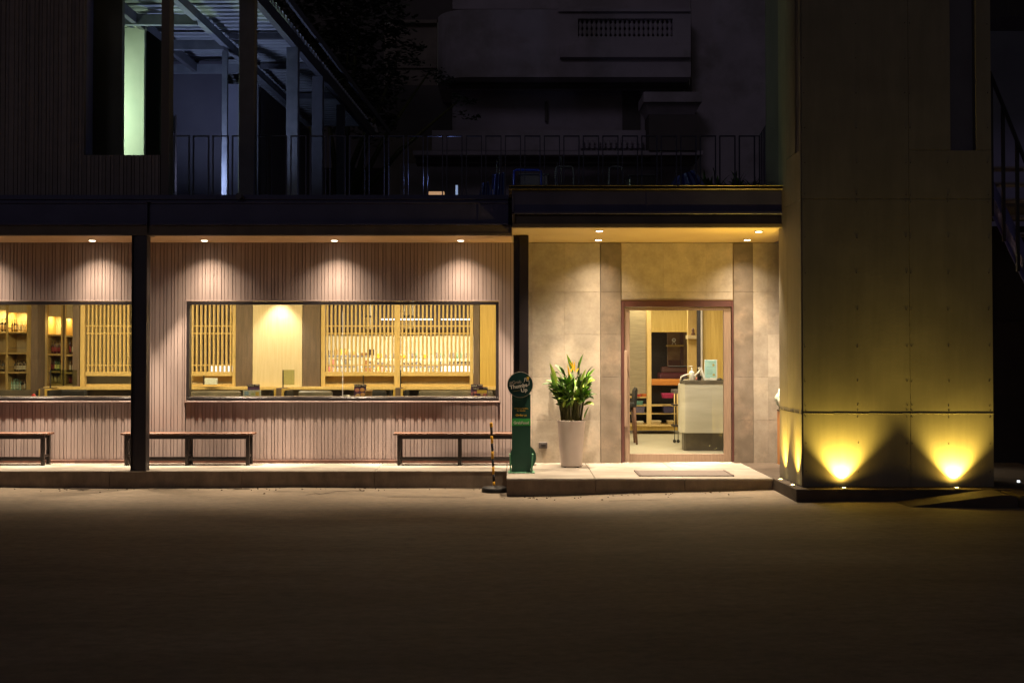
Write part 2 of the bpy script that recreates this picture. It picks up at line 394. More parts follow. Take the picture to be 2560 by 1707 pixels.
# windows
def window(x0, x1, lab):
    mb = MB(); t = .045
    mb.cbox(x0, x1, -.018, .10, wz1-t, wz1, .004); mb.cbox(x0, x1, -.018, .10, wz0, wz0+t, .004)
    mb.cbox(x0, x0+t, -.016, .098, wz0+t, wz1-t, .004); mb.cbox(x1-t, x1, -.016, .098, wz0+t, wz1-t, .004)
    mb.box(x0+t, x1-t, -.012, .0, wz0+t, wz0+t+.008)
    f = part(mb, 'window_frame', M['black'], label=lab)
    mb = MB(); mb.box(x0+t, x1-t, .03, .036, wz0+t+.009, wz1-t-.001); mb.build('pane', M['glass'], f)
    mb = MB(); mb.cbox(x0+t, x1-t, .037, .12, wz0+t+.001, wz0+t+.012, .002); mb.build('sill', M['cladtrim'], f)
    return f
window(wx0, wx1, 'long black framed window right of the first column')
window(-13, X(351, 16), 'black framed window cut off by the left picture edge')
# a clear joint between two sheets of the long window
mb = MB(); gx = X(856, 16); mb.box(gx-.004, gx+.004, .022, .044, wz0+.054, wz1-.046)
mb.build('glass_joint', M['white'], RB)
# soffits
mb = MB(); mb.box(-14, -.002, YC, .3, SOF, SOF+.03); part(mb, 'soffit', M['soffit'])
mb = MB(); mb.box(0.002, 3.9, YR, .3, SOF+.002, SOF+.03)
for q in (.42,): mb.box(q, q+.006, YR+.02, -.02, SOF-.001, SOF+.003)
part(mb, 'entrance_soffit', M['soffitr'])
# fascias of the left canopy
zf1, zf2, zf3 = Z(563, 14.96), Z(506, 14.96), Z(499, 14.96)
mb = MB(); mb.box(-14, X(366, 14.96), YC-.006, YC+.09, SOF-.004, zf1-.002); mb.box(X(375, 14.96), -.004, YC-.006, YC+.09, SOF-.004, zf1-.002)
mb.box(-14, -.004, YC-.012, YC-.006, SOF-.004, SOF+.03)
mb.box(X(366, 14.96)+.002, X(375, 14.96)-.002, YC+.03, YC+.2, SOF-.004, zf1)
part(mb, 'fascia_board', M['fascia'])
mb = MB()
for a, b in ((-14, X(367.5, 14.96)), (X(379, 14.96), -.05)):
    mb.cbox(a, b, YC-.05, YC+.02, zf1, zf1+.022, .003); mb.cbox(a, b, YC-.05, YC+.02, zf2-.02, zf2, .003); mb.box(a, b, YC-.022, YC+.02, zf1+.02, zf2-.02)
a = X(1197, 14.9); mb.box(a-.012, a+.012, YC-.03, YC-.02, zf1+.02, zf2-.02)
mb.box(X(366, 14.96), X(380, 14.96), YC+.03, YC+.1, zf1, zf2)
part(mb, 'edge_beam', M['beam'])
mb = MB(); mb.box(-14, -.05, YC-.03, YC+.05, zf2, zf3-.006); mb.cbox(-14, -.05, YC-.06, YC+.1, zf3-.006, zf3, .002)
mb.box(-14, -.05, YC+.05, YC+.1, zf3, Z(487, 15))
part(mb, 'parapet_flashing', M['beam'])
# entrance canopy
z1, z2, z3, z4 = Z(558, 14.03), Z(535.5, 14.03), Z(475, 14.03), Z(464.5, 14.03)
xl, xr = .004, X(1949, 14.2)+.3
mb = MB(); mb.cbox(xl, xr, YR-.004, YR+.06, SOF-.004, z1-.008, .003); mb.box(xl, xr, YR+.05, YR+.12, z1-.008, z2)
mb.box(xl, xl+.03, YR, YR+.05, z1-.008, z2)
part(mb, 'entrance_fascia', M['fascia'])
mb = MB(); mb.cbox(xl-.005, xr, YR-.01, YR+.07, z2, z2+.03, .003); mb.box(xl, xr, YR+.012, YR+.07, z2+.03, z3)
mb.box(X(1617, 14.03), X(1622, 14.03), YR+.008, YR+.012, z2+.03, z3)
mb.box(xl-.005, xl+.02, YR-.01, -.9, z2, z3)
part(mb, 'entrance_beam', M['beam'])
mb = MB()
a = X(1272, 14.03)
mb.cbox(a, xr, YR-.05, YR+.1, z3+.001, z3+.012, .003); mb.cbox(a, xr, YR-.035, YR+.1, z3+.016, z3+.030, .003); mb.cbox(a, xr, YR-.06, YR+.1, z4-.012, z4, .003)
for q in (1345, 1365, 1608, 1688, 1697, 1895, 1902): mb.box(X(q, 14), X(q, 14)+.008, YR-.064, YR-.05, z3, z4+.004)
mb.box(a, xr, YR+.1, -.3, z4-.03, z4-.001)
part(mb, 'gutter', mat('bronze_gutter', (.09, .07, .03), (.05, .04, .02), 10, .4, metal=.3))
mb = MB(); mb.box(xl+.03, xr, YR+.13, .3, SOF+.04, z3-.01); mb.box(-14, -.01, YC+.11, .3, SOF+.04, zf3-.02); part(mb, 'canopy_core', M['plasterdk'])
# columns
for i, (a, b, c) in enumerate(((327.5, 366, 339), (1283.6, 1321.5, 1298))):
    x0, x1, xm = X(a, 14.96), X(b, 14.96), X(c, 14.96)
    mb = MB(); mb.cbox(xm, x1, YC-.004, YC+.15, 0, SOF-.005, .004); mb.cbox(x0, xm+.01, YC+.03, YC+.13, 0, SOF-.005, .004)
    mb.cbox(x0, x0+.012, YC, YC+.16, 0, SOF-.005, .003)
    mb.cbox(x0-.006, x1+.006, YC-.008, YC+.165, 0, .012, .003)
    part(mb, 'column', M['column'], label=['dark steel column in front of the left bench', 'dark steel column behind the green sign'][i])
# stone walls, tiled
def tiles(mb, x0, x1, z0, z1, y, xj, zj, g=.0022, depth=.05, seed=1):
    rnd = random.Random(seed)
    xs = [x0]+[q for q in xj if x0+.02 < q < x1-.02]+[x1]; zs = [z0]+[q for q in zj if z0+.02 < q < z1-.02]+[z1]
    for i in range(len(xs)-1):
        for j in range(len(zs)-1):
            mb.t = rnd.random(); mb.cbox(xs[i]+g, xs[i+1]-g, y, y+depth, zs[j]+g, zs[j+1]-g, .0012)
    mb.t = .3; mb.box(x0+.003, x1-.003, y+.004, y+depth-.001, z0+.003, z1-.003)
ZJ = sorted(Z(q, 16) for q in (1050, 943, 836, 730))
px = lambda q: X(q, 16)
mb = MB(); tiles(mb, px(1305), px(1501), 0, SOF-.002, 0, [px(1330), px(1411)], ZJ, seed=2); part(mb, 'stone_wall', M['stone'], label='beige stone wall behind the potted plant')
mb = MB(); tiles(mb, px(1883), px(2010), 0, SOF-.002, 0, [px(1920)], ZJ, seed=3); part(mb, 'stone_wall', M['stone'], label='beige stone wall right of the door')
mb = MB(); tiles(mb, px(1553.5), px(1833), Z(749, 16), SOF-.002, .004, [px(1660), px(1766)], ZJ, seed=5); part(mb, 'stone_panel', M['stone'], label='beige stone panel over the door')
for a, b, sd in ((1501, 1552.5, 6), (1834, 1883, 8)):
    mb = MB(); tiles(mb, px(a)+.001, px(b), 0, SOF-.003, -.012, [], ZJ, depth=.08, seed=sd); part(mb, 'pilaster', M['stonedk'], label='brown stone pilaster ' + ('left' if a < 1600 else 'right') + ' of the door')
mb = MB(); mb.box(px(1553), px(1833.5), -.01, .1, Z(751, 16), Z(749, 16)); mb.box(px(1552.6), px(1553.4), -.004, .05, Z(749, 16), SOF); mb.box(px(1833.1), px(1833.9), -.004, .05, Z(749, 16), SOF)
part(mb, 'lintel_strip', mat('brass_strip', (.35, .24, .12), None, 10, .4, metal=.5))
# door
zt, x0, x1 = Z(751.5, 16), px(1553), px(1834)
mb = MB()
mb.cbox(x0, px(1561), -.006, .16, 0, zt, .003); mb.cbox(px(1829.5), x1, -.006, .16, 0, zt, .003)
mb.cbox(px(1561)+.001, px(1829.5)-.001, -.006, .16, Z(767, 16), zt, .003)
DF = part(mb, 'door_frame', M['maroon'])
a, b = px(1561)+.004, px(1829.5)-.004; ga, gb, gt, gbm = px(1575), px(1810), Z(776, 16.05), Z(1134, 16.05)
mb = MB(); mb.cbox(a, ga, .03, .08, .01, Z(768, 16), .003); mb.cbox(gb, b, .03, .08, .01, Z(768, 16), .003)
mb.cbox(ga+.001, gb-.001, .032, .078, gt, Z(768, 16)-.001, .003); mb.cbox(ga+.001, gb-.001, .032, .078, .01, gbm, .003)
DL = part(mb, 'door', M['reddoor'], label='reddish oak framed glass door, shut')
mb = MB(); mb.box(ga, gb, .052, .058, gbm, gt); mb.build('pane', M['glass'], DL)
mb = MB(); hx = px(1563.5); mb.cbox(hx-.022, hx+.022, -.075, -.045, Z(1065, 16), Z(876, 16), .004)
for q in (900, 1045): mb.tube([(hx, -.05, Z(q, 16)), (hx, .04, Z(q, 16))], .009)
mb.build('handle', M['reddoor'], DL)
mb = MB(); mb.cbox(x0+.01, x1-.01, -.03, .1, .001, .010, .003); part(mb, 'threshold', mat('bright_threshold', (.6, .55, .48), None, 8, .3, metal=.5))
# socket box on the stone wall
mb = MB(); mb.cbox(px(1347), px(1368), -.035, 0, Z(1120, 16), Z(1105, 16), .004)
so_ = mb.build('wall_socket', M['socket'], None, label='small grey weatherproof socket box on the stone wall between green sign and pot'); so_['category'] = 'wall socket'
mb = MB(); mb.cbox(px(1352), px(1364), -.04, -.034, Z(1116, 15.97), Z(1109, 15.97), .002); mb.build('socket_cover', M['black'], so_)
# ---------------- shell of the room
IC = 3.05
mb = MB(); mb.box(-13, 5.5, .11, 9.6, -.05, -.001); part(mb, 'room_floor', M['floor'])
mb = MB(); mb.box(-13, 5.5, .11, Yd(19.2), IC, IC+.03); part(mb, 'room_ceiling', M['cream'])
mb = MB(); mb.box(-13, 5.5, Yd(19.2), 9.6, 2.95, IC+.02); part(mb, 'kitchen_ceiling', M['darkceil'])
mb = MB(); mb.box(-13, X(1300, 24.5), 8.5, 8.6, 0, 3.0); part(mb, 'back_wall', M['cream'])
mb = MB(); mb.box(-13, X(1300, 24.5), 8.42, 8.495, Z(836, 24.45), 2.94); part(mb, 'ceiling_void_panel', M['darkceil'])  # dark panel added in place of the black void below the kitchen ceiling
mb = MB(); mb.box(5.4, 5.5, .12, 9.6, 0, 3.0); part(mb, 'side_wall', M['dkwood']); mb = MB(); mb.box(X(1300, 24.5)+.1, 5.4, 9.5, 9.6, 0, 3.0); part(mb, 'side_wall', M['dkwood'])
# upper wall inside above the window head (keeps ceiling lamps out of sight)
mb = MB(); mb.box(-13, px(1553), .06, .11, Z(752, 16), SOF+.05); mb.box(-13, px(1553), .06, .11, 0.0, wz0-.002); mb.box(px(1552), px(1835), .17, .21, zt+.01, SOF); part(mb, 'inner_screen_wall', M['cream'])
# terrace slab
mb = MB(); mb.box(-14, 3.9, YC+.12, 14, SOF+.35, TER); part(mb, 'terrace_slab', M['plasterdk'])

# ================================================================== DOWNLIGHTS under the canopies
def downlight(x, y, lab, power, first=None):
    t = thing('recessed_downlight', lab, 'downlight', (x, y, SOF), 'recessed downlights in the canopy soffits')
    mb = MB(); mb.lathe([(.052, SOF-.001), (.062, SOF-.003), (.062, SOF-.008), (.045, SOF-.008), (.045, SOF-.001)], x, y, 20); mb.build('trim_ring', M['spout'], t)
    mb = MB(); mb.lathe([(.043, SOF-.002), (.043, SOF-.010), (.02, SOF-.013)], x, y, 16); mb.build('lens', M['lamp'], t)
    warm = (1, .785, .545)
    if y > -1:      # wall washer: three tight beams down the wall, a soft one round them and one over the kerb
        for q in (-.85, 0, .85): lamp('SPOT', 'downlight_core', (x, y, SOF-.03), power*(1.9 if q else 1.4)*(.75 if x > 1 else 1), warm, t, .035, 27, 1.0, (x+q, y+.22, .4))
        lamp('SPOT', 'downlight_beam', (x, y, SOF-.03), power*.17, warm, t, .06, 84, 1.0, (x, y, 0))
        lamp('SPOT', 'downlight_beam', (x, y, SOF-.03), power*.15, warm, t, .06, 122, 1.0, (x, y, 0))
        lamp('SPOT', 'downlight_outer', (x, y, SOF-.03), power*.62, warm, t, .035, 64, 1.0, (x, y-.85, 0))
    else:
        lamp('SPOT', 'downlight_beam', (x, y, SOF-.03), power*1.0, warm, t, .03, 104, 1.0, (x, y+.9, 0))
    return t
dls = [(-7.82, -.34, None), (-6.10, -.34, 'round downlight left of the first column, above the left window'), (-4.47, -.34, 'round downlight just right of the first column'),
       (-2.58, -.34, 'round downlight above the middle of the long window'), (-.745, -.34, 'round downlight above the right end of the long window'),
       (1.17, -1.56, 'round entrance downlight nearest the front edge, above the potted plant'), (1.25, -.42, 'round entrance downlight nearest the wall, above the potted plant'),
       (3.32, -1.50, 'round entrance downlight nearest the front edge, beside the tower'), (3.40, -.42, 'round entrance downlight nearest the wall, beside the tower')]
for x, y, lab in dls:
    if lab is None:
        lab = 'round downlight beyond the left picture edge'
    downlight(x, y, lab, 560 if y > -1 else 480)

# ================================================================== TOWER at the right
TX0, TX1, TYF, TYB = X(2008, 13.1, 1150), X(2485, 13.1, 1150), Yd(13.1), Yd(14.2)
TW = thing('cement_board_tower', 'tall square tower clad in screwed cement boards, lit yellow from its foot', 'tower', ((TX0+TX1)/2, TYF, 0))
zj1, zj2 = Z(1034, 13.1), Z(498, 13.1)
xj = X(2275, 13.1)
sx0 = X(2377, 13.1, 380); sx1 = X(2440, 13.1, 380); sz = Z(376, 13.1); TOP = 9.0
def board(x0, x1, z0, z1, seed=0, t=.012):
    mb = MB(); mb.t = random.random(); mb.cbox(x0+.002, x1-.002, TYF, TYF+t, z0+.002, z1-.002, .002)
    b = mb.build('cement_panel', M['cement'], TW); return b
board(TX0, xj, .006, zj1-.004); board(xj, TX1, .006, zj1-.004)
board(TX0, xj, zj1+.004, zj2); board(xj, TX1, zj1+.004, zj2)
board(TX0, xj, zj2, TOP); board(xj, TX1, zj2, sz); board(xj, sx0, sz, TOP); board(sx1, TX1, sz, TOP)
# left side face boards, with its slot
def sboard(y0, y1, z0, z1):
    mb = MB(); mb.cbox(TX0-.012, TX0, y0+.002, y1-.002, z0+.002, z1-.002, .002); return mb.build('side_panel', M['cement'], TW)
ym = Yd(13.78)
zs = Z(378, 13.2)
for a, b in ((TYF+.014, ym), (ym, TYB)):
    sboard(a, b, .006, zj1-.003); sboard(a, b, zj1+.003, zj2)
sboard(ym, TYB, zj2, TOP); sboard(TYF+.014, ym, zj2, zs)
sboard(TYF+.014, TYF+.09, zs, TOP); sboard(TYF+.26, ym, zs, TOP)
mb = MB(); mb.box(TX0+.004, TX1-.01, TYF+.17, TYB-.004, .004, z4); mb.box(TX0+.004, TX1-.01, TYF+.17, -1.03, z4, TOP); mb.box(TX0+.004, xj, TYF+.02, TYF+.17, .004, TOP); mb.box(xj, TX1-.01, TYF+.02, TYF+.17, .004, sz-.05)
mb.box(xj, sx0-.004, TYF+.02, TYF+.17, sz, TOP); mb.box(sx1+.004, TX1-.01, TYF+.02, TYF+.17, sz, TOP)
mb.build('core', M['plasterdk'], TW)
mb = MB(); mb.box(sx0-.003, sx1+.003, TYF+.1, TYF+.13, sz-.01, TOP); mb.build('recess_panel', mat('blue_grey_recess', (.15, .14, .15), None, 3, .7), TW)
# screws
mb = MB()
rows = [1013, 953, 866, 774, 683, 594]; rows2 = [1042, 1108, 1177]; rows3 = [487, 408, 320, 233, 146, 59]
cols = [2014, 2144, 2268, 2279, 2372, 2474]
def screw(x, z, y=TYF, nx=False):
    r = .005 + random.random()*.0025
    x += random.uniform(-.006, .006); z += random.uniform(-.008, .008)
    if nx: mb.prism([(y+r*math.cos(q*math.pi/4), z+r*math.sin(q*math.pi/4)) for q in range(8)], 'x', x-.004, x+.002)
    else: mb.prism([(x+r*math.cos(q*math.pi/4), z+r*math.sin(q*math.pi/4)) for q in range(8)], 'y', y-.002, y+.002)
for r in rows+rows2+rows3+[505, 1026]:
    for c in cols:
        if r < 370 and c == 2372: continue
        z = Z(r, 13.1); screw(X(c, 13.1, 1000), z)
mb.build('screws', M['screw'], TW)['kind'] = 'stuff'
mb = MB(); random.seed(5)   # broken mortar along the horizontal joint
x = TX0+.004
while x < TX1-.05:
    q = random.uniform(.15, .5); h = random.uniform(.0, .003); e = min(x+q, TX1-.004)
    mb.add([(x, TYF-.003, zj1-.004+h), (e, TYF-.003, zj1-.004-h), (e, TYF+.008, zj1-.004-h), (x, TYF+.008, zj1-.004+h), (x, TYF-.003, zj1+.004+h), (e, TYF-.003, zj1+.004-h), (e, TYF+.008, zj1+.004-h), (x, TYF+.008, zj1+.004+h)], [(0, 3, 2, 1), (4, 5, 6, 7), (0, 1, 5, 4), (1, 2, 6, 5), (2, 3, 7, 6), (3, 0, 4, 7)]); x = e
mb.build('joint_mortar', M['chip'], TW)
mb = MB()
for i in range(34):
    x = random.uniform(TX0+.02, TX1-.05); 
    if i < 22: x = random.choice([TX0+random.uniform(0, .3), xj+random.uniform(-.05, .05), random.uniform(TX0, TX1)])
    h = random.uniform(.002, .010) if i < 22 else random.uniform(.002, .006)
    mb.box(x, x+random.uniform(.004, .016), TYF-.0008, TYF+.001, zj1+.003, zj1+.003+h)
y = TYF+.02
while y < TYB-.02:
    q = random.uniform(.02, .1); mb.box(TX0-.0145, TX0-.011, y, y+q, zj1-.004, zj1+random.uniform(.004, .02)); y += q+random.uniform(0, .06)
tag(mb.build('joint_chips', M['screw'], TW), kind='stuff')
# recessed uplights on the plinth
def uplight(x, y, lab, power, tgt, size=105, spill=.06):
    t = thing('ground_uplight', lab, 'uplight', (x, y, .004), 'yellow uplights round the foot of the tower')
    mb = MB(); mb.lathe([(.04, .003), (.04, .012), (.03, .014), (.03, .006)], x, y, 20); mb.build('trim_ring', M['spout'], t)
    mb = MB(); mb.lathe([(.02, .006), (.02, .014), (.008, .016)], x, y, 16); mb.build('lens', M['uplamp'], t)
    lamp('SPOT', 'uplight_beam', (x, y, .04), power, (1, .71, .12), t, .014, size, .8, tgt)
    lamp('SPOT', 'uplight_spill', (x, y, .04), power*spill, (1, .64, .11), t, .02, 165 if spill < .1 else 95, 1, (x-.1, y, 2) if spill < .1 else (x-1.0, y+.7, 3.2))
    return t
for px_, lab in ((2110, 'yellow uplight at the foot of the tower front, left one'), (2392, 'yellow uplight at the foot of the tower front, right one')):
    x = X(px_, 12.97); uplight(x, TYF-.10, lab, 265, (x+.02, TYF+.05, .9), 97)
for d_, lab in ((13.87, 'small uplight on the ledge beside the tower, rear one'), (13.27, 'small uplight on the ledge beside the tower, front one')):
    x = TX0-.085; y = Yd(d_); uplight(x, y, lab, 230, (TX0-.03, y, 2), 52, 1.1)
# rubbish bag by the rear corner of the tower, on an orange box
t = thing('broom_stand', 'orange wooden stand leaning by the wall behind the tower corner', 'stand', (3.96, -.22, 0))
mb = MB(); mb.cbox(3.89, 4.04, -.30, -.14, 0, .78, .006); mb.build('panel', mat('orange_wood', (.45, .20, .06), (.38, .16, .05), 6, .5, stretch=(6, 6, .5)), t)
mb = MB(); mb.cbox(3.885, 4.045, -.305, -.135, .78, .80, .004); mb.build('top_board', M['dkwood'], t)
mb = MB(); random.seed(9)
bm = bmesh.new(); bmesh.ops.create_icosphere(bm, subdivisions=3, radius=1)
for v in bm.verts:
    n = v.co.copy(); k = 1+.12*math.sin(7*n.x+5*n.z)+.08*math.sin(13*n.y+9*n.x)
    v.co = Vector((3.955+n.x*.115*k, -.24+n.y*.1*k, .93+n.z*.15*k*(1.15 if n.z > 0 else .85)))
mb.smooth = True; mb.bm(bm)
tag(mb.build('plastic_bag', mat('crumpled_white_plastic', (.62, .60, .50), (.25, .35, .28), 14, .3)), 'crumpled pale plastic bag resting on the orange stand behind the tower corner', 'bag')

# ================================================================== EXTERNAL STAIR at the far right
ST = thing('external_stair', 'dark steel stair with open treads climbing behind the tower at the right edge', 'stair', (6.65, -1.5, 0))
A = W(2476, 490, 15.0); A.x = 6.66; Bp = W(2560, 680, 13.95); Bp.x = 6.66
sl_ = (Bp-A); A = A - sl_*.35; Bp = Bp + sl_*1.6
h = .27
mb = MB(); mb.prism([(A.y, A.z), (Bp.y, Bp.z), (Bp.y, Bp.z+h), (A.y, A.z+h)], 'x', 6.60, 6.66)
mb.prism([(A.y, A.z-.012), (Bp.y, Bp.z-.012), (Bp.y, Bp.z), (A.y, A.z)], 'x', 6.56, 6.67); mb.prism([(A.y, A.z+h), (Bp.y, Bp.z+h), (Bp.y, Bp.z+h+.012), (A.y, A.z+h+.012)], 'x', 6.56, 6.67)
mb.build('stringer', mat('blue_stair_steel', (.16, .15, .34), (.12, .11, .27), 3, .5), ST)
for k in range(13):
    q = (k+.5)/13; p = A+(Bp-A)*q
    if p.z < .1: break
    mb = MB(); mb.cbox(6.67, 7.9, p.y-.16, p.y+.12, p.z+.13, p.z+.16, .004); mb.prism([(p.y-.15, p.z+.13), (p.y+.11, p.z+.13), (p.y+.11, p.z-.02)], 'x', 6.67, 6.68)
    mb.build('tread', mat('tread_steel', (.36, .30, .30), None, 6, .6) if k == 0 else bpy.data.materials['tread_steel'], ST)
hA, hB = W(2478, 190, 14.7), W(2563, 365, 13.9)
mb = MB(); e = (hB-hA); p0, p1 = hA-e*.05, hB+e*1.5; p0.x = p1.x = 6.55; mb.tube([p0, p1], .028, 6); mb.build('handrail', M['black'], ST)
for px_, py_ in ((2478, 200), (2515, 285), (2557, 365)):
    q = (px_-2478)/(2563-2478); p = hA+(hB-hA)*q; mb = MB(); s0 = A+(Bp-A)*((p.y-A.y)/(Bp.y-A.y)); mb.cbox(6.53, 6.57, p.y-.02, p.y+.02, s0.z, p.z, .003); mb.build('post', M['black'], ST)
mb = MB(); mb.box(5.9, 9, Yd(15.3), Yd(17), TER-.12, TER); mb.build('landing', M['plasterdk'], ST)
# wall behind the stair, eave above
mb = MB(); mb.box(5.86, 12, Yd(18.2), Yd(18.4), -.1, 9)
tag(mb.build('rear_wall', mat('blue_plaster', (.42, .38, .60), (.32, .29, .48), 1, .9)), 'bluish plain wall seen behind the external stair at the right edge', 'wall')
mb = MB(); mb.prism([(5.9, Z(95, 15)), (7.0, Z(25, 15)), (9, Z(25, 15)), (9, 9.5), (5.9, 9.5)], 'y', Yd(15.3), Yd(16))
tag(mb.build('stair_roof', M['black']), 'black sloping underside of the roof over the stair, top right corner', 'roof')
mb = MB(); mb.box(5.86, 12, Yd(16.8), Yd(16.9), -.1, 3.6); 
for q in (800, 990): mb.box(5.9, 8.5, Yd(16.77), Yd(16.8), Z(q, 16.8), Z(q, 16.8)+.05)
tag(mb.build('dark_partition', mat('black_brown_wall', (.04, .03, .025), None, 2, .8)), 'near black wall with two ledges under the stair, right of the tower', 'wall')
# small lit marker on the platform
p = W(2547, 1233, 13.6); mb = MB(); mb.cbox(p.x-.015, p.x+.015, p.y-.01, p.y+.02, .0, .03, .003)
tag(mb.build('step_marker', M['case']), 'tiny glowing white marker on the platform at the far right', 'marker light')

# ================================================================== INTERIOR seen through the windows
DS = 18.4; YS = Yd(DS)
def bx(mb, px0, px1, py0, py1, d, depth, c=.004):
    "box whose front face is at distance d, given by picture extents py0 (top) .. py1 (bottom)"
    y = Yd(d); return mb.cbox(X(px0, d), X(px1, d), y, y+depth, Z(py1, d), Z(py0, d), c)
# low wall with oak ledge under the screens
LW = thing('dwarf_wall', 'low grey stone wall with an oak ledge running behind the window seats', 'low wall', (-4, YS, 0))
mb = MB(); mb.box(X(-200, DS), X(1300, DS), YS-.02, YS+.14, 0, Z(975, DS)); mb.build('wall', M['dkstone'], LW)
mb = MB(); mb.cbox(X(100, DS-.3), X(1300, DS-.3), YS-.16, YS+.16, Z(974, DS-.1), Z(966, DS-.1), .004); mb.build('ledge', M['wood'], LW)
# lattice screens
def screen(name, lab, p0, p1, posts, bars, hor, top=700, bot=938, d=DS, step=10.25, bw=4.4, solid=(939, 966)):
    t = thing('lattice_screen', lab, 'lattice screen', (X((p0+p1)/2, d), Yd(d), Z(solid[1], d)), 'oak lattice screens behind the windows')
    mb = MB(); y = Yd(d)
    for a, b in posts: mb.cbox(X(a, d), X(b, d), y-.03, y+.07, Z(966, d)+.001, IC-.01, .003)
    mb.build('post', M['wood'], t) if len(posts) == 1 else None
    if len(posts) > 1:
        t_ = COL.objects
        for a, b in posts:
            m2 = MB(); m2.cbox(X(a, d), X(b, d), y-.03, y+.07, Z(966, d)+.001, IC-.01, .003); m2.build('post', M['wood'], t)
    mb = MB()
    for a, b in bars:
        n = round((b-a)/step); st = (b-a)/n
        for i in range(n):
            c = a+st*(i+.5); mb.cbox(X(c-bw/2, d), X(c+bw/2, d), y-.012, y+.045, Z(bot, d), IC-.01, .002)
        for h in hor: mb.cbox(X(a-1, d), X(b+1, d), y-.006, y+.030, Z(h+1.6, d), Z(h-1.6, d), .002)
    mb.build('bars', M['wood'], t)
    mb = MB()
    for a, b in bars:
        mb.cbox(X(a-1, d), X(b+1, d), y-.025, y+.06, Z(bot+2, d), Z(bot-9, d), .003)
    mb.build('bottom_rail', M['wood'], t)
    mb = MB()
    for a, b in bars: mb.cbox(X(a-1, d), X(b+1, d), y+.01, y+.05, Z(966, d)+.001, Z(960, d), .003)
    mb.build('base_rail', M['wood'], t)
    return t
screen('a', 'oak lattice screen at the left end of the long window', 440, 590, [(582, 590.5)], [(476, 582)], (815, 833.5, 913))
screen('b', 'wide oak lattice screen in two bays before the bright kitchen, middle of the long window', 803, 1183, [(803, 813), (986, 1000.5), (1174.5, 1183)], [(813, 986), (1000.5, 1174.5)], (815, 833.5, 913))
screen('c', 'oak lattice screen in the left window beside the first column', 202, 330, [(202, 213)], [(216, 345)], (815, 833.5, 913))
def pier(px0, px1, m, lab, d=DS, name='pier', top=None, z0=None, depth=.25, cat='pier'):
    mb = MB(); mb.cbox(X(px0, d)+.001, X(px1, d)-.001, Yd(d)-.05, Yd(d)+depth, Z(966, d)+.002 if z0 is None else z0, IC-.01 if top is None else top, .003)
    return tag(mb.build(name, M[m]), lab, cat)
pier(591, 632, 'dkwood', 'dark brown pier left of the spotlit wood panel')
pier(758, 802, 'dkwood', 'dark brown pier right of the spotlit wood panel')
pier(633, 757, 'woodwall', 'pale wood wall panel lit from above in the long window', name='timber_wall', cat='timber wall', depth=.1)
pier(1184, 1199, 'dkwood', 'narrow dark brown pier right of the wide lattice screen')
pier(1200, 1262, 'woodgold', 'golden wood wall at the right end of the long window', name='timber_wall', cat='timber wall')
pier(80, 97, 'dkwood', 'dark brown pier right of the bottle shelves in the left window', z0=Z(985, DS))
pier(184, 201, 'dkwood', 'dark brown pier left of the left window lattice screen')
# behind left lattice: dark grey wall; behind far-left screen of the long window
mb = MB(); mb.box(X(216, 20), X(470, 20), Yd(20), Yd(20)+.1, 0, 3.0); 
tag(mb.build('partition_wall', mat('grey_brown_partition', (.30, .25, .16), (.22, .18, .12), 2, .6)), 'plain grey brown wall behind the left window lattice screen', 'wall')
mb = MB(); mb.box(X(470, 21), X(640, 21), Yd(21), Yd(21)+.1, 0, 3.0)
tag(mb.build('partition_wall', M['dkwood']), 'dark brown wall behind the lattice screen at the left end of the long window', 'wall')
# oak panel under the lattices: low board seen between rail and ledge
for a, b, m, lab in ((440, 582, 'wood', 'oak counter front under the left lattice of the long window'), (805, 1182, 'wood', 'oak counter front under the wide lattice screen'), ):
    mb = MB(); mb.cbox(X(a, 18.53), X(b, 18.53), Yd(18.53), Yd(18.53)+.5, 0, Z(941, 18.53), .004)
    c = tag(mb.build('sushi_counter', M['woodwall']), lab, 'counter')
    mb = MB(); mb.cbox(X(a, 18.5), X(b, 18.5), Yd(18.5), Yd(18.5)+.7, Z(952, 18.5), Z(940, 18.5), .004); mb.build('counter_top', M['wood'], c)

# ---------------- shelving with bottles
def bottle_mb(x, y, z, h, r, kind, parent=None):
    pass
bm_cache = {}
BK = {'red': ((.07, .012, .02), (.30, .04, .05), None), 'white': ((.10, .06, .03), (.72, .66, .50), (.08, .05, .04)), 'mint': ((.25, .42, .33), (.55, .72, .60), (.5, .62, .5)),
      'black': ((.015, .01, .008), (.40, .30, .16), None), 'green': ((.03, .10, .015), (.62, .66, .22), None), 'pale': ((.45, .33, .17), (.7, .6, .4), None)}
BM = {k: (mat(k+'_bottle_glass', v[0], None, 20, .15, spec=.7), mat(k+'_bottle_label', v[1], None, 30, .6)) for k, v in BK.items()}
def bottle(x, y, z, h, r, kind, lab, group):
    root = thing('bottle', lab, 'bottle', (x, y, z), group)
    key = (kind, round(h, 2))
    if key not in bm_cache:
        b = MB(); b.lathe([(r*.9, z), (r, z+.006), (r, z+h*.58), (r*.75, z+h*.66), (r*.3, z+h*.76), (r*.28, z+h*.97), (r*.34, z+h)], x, y, 10); g = b.build('glass_body', BM[kind][0], root)
        b = MB(); b.lathe([(r*1.02, z+h*.14), (r*1.03, z+h*.15), (r*1.03, z+h*.50), (r*1.02, z+h*.51)], x, y, 10); l = b.build('paper_label', BM[kind][1], root)
        bm_cache[key] = (g, l)
    else:
        for q in bm_cache[key]: c = q.copy(); COL.objects.link(c); c.parent = root
    return root
SHD = 19.0
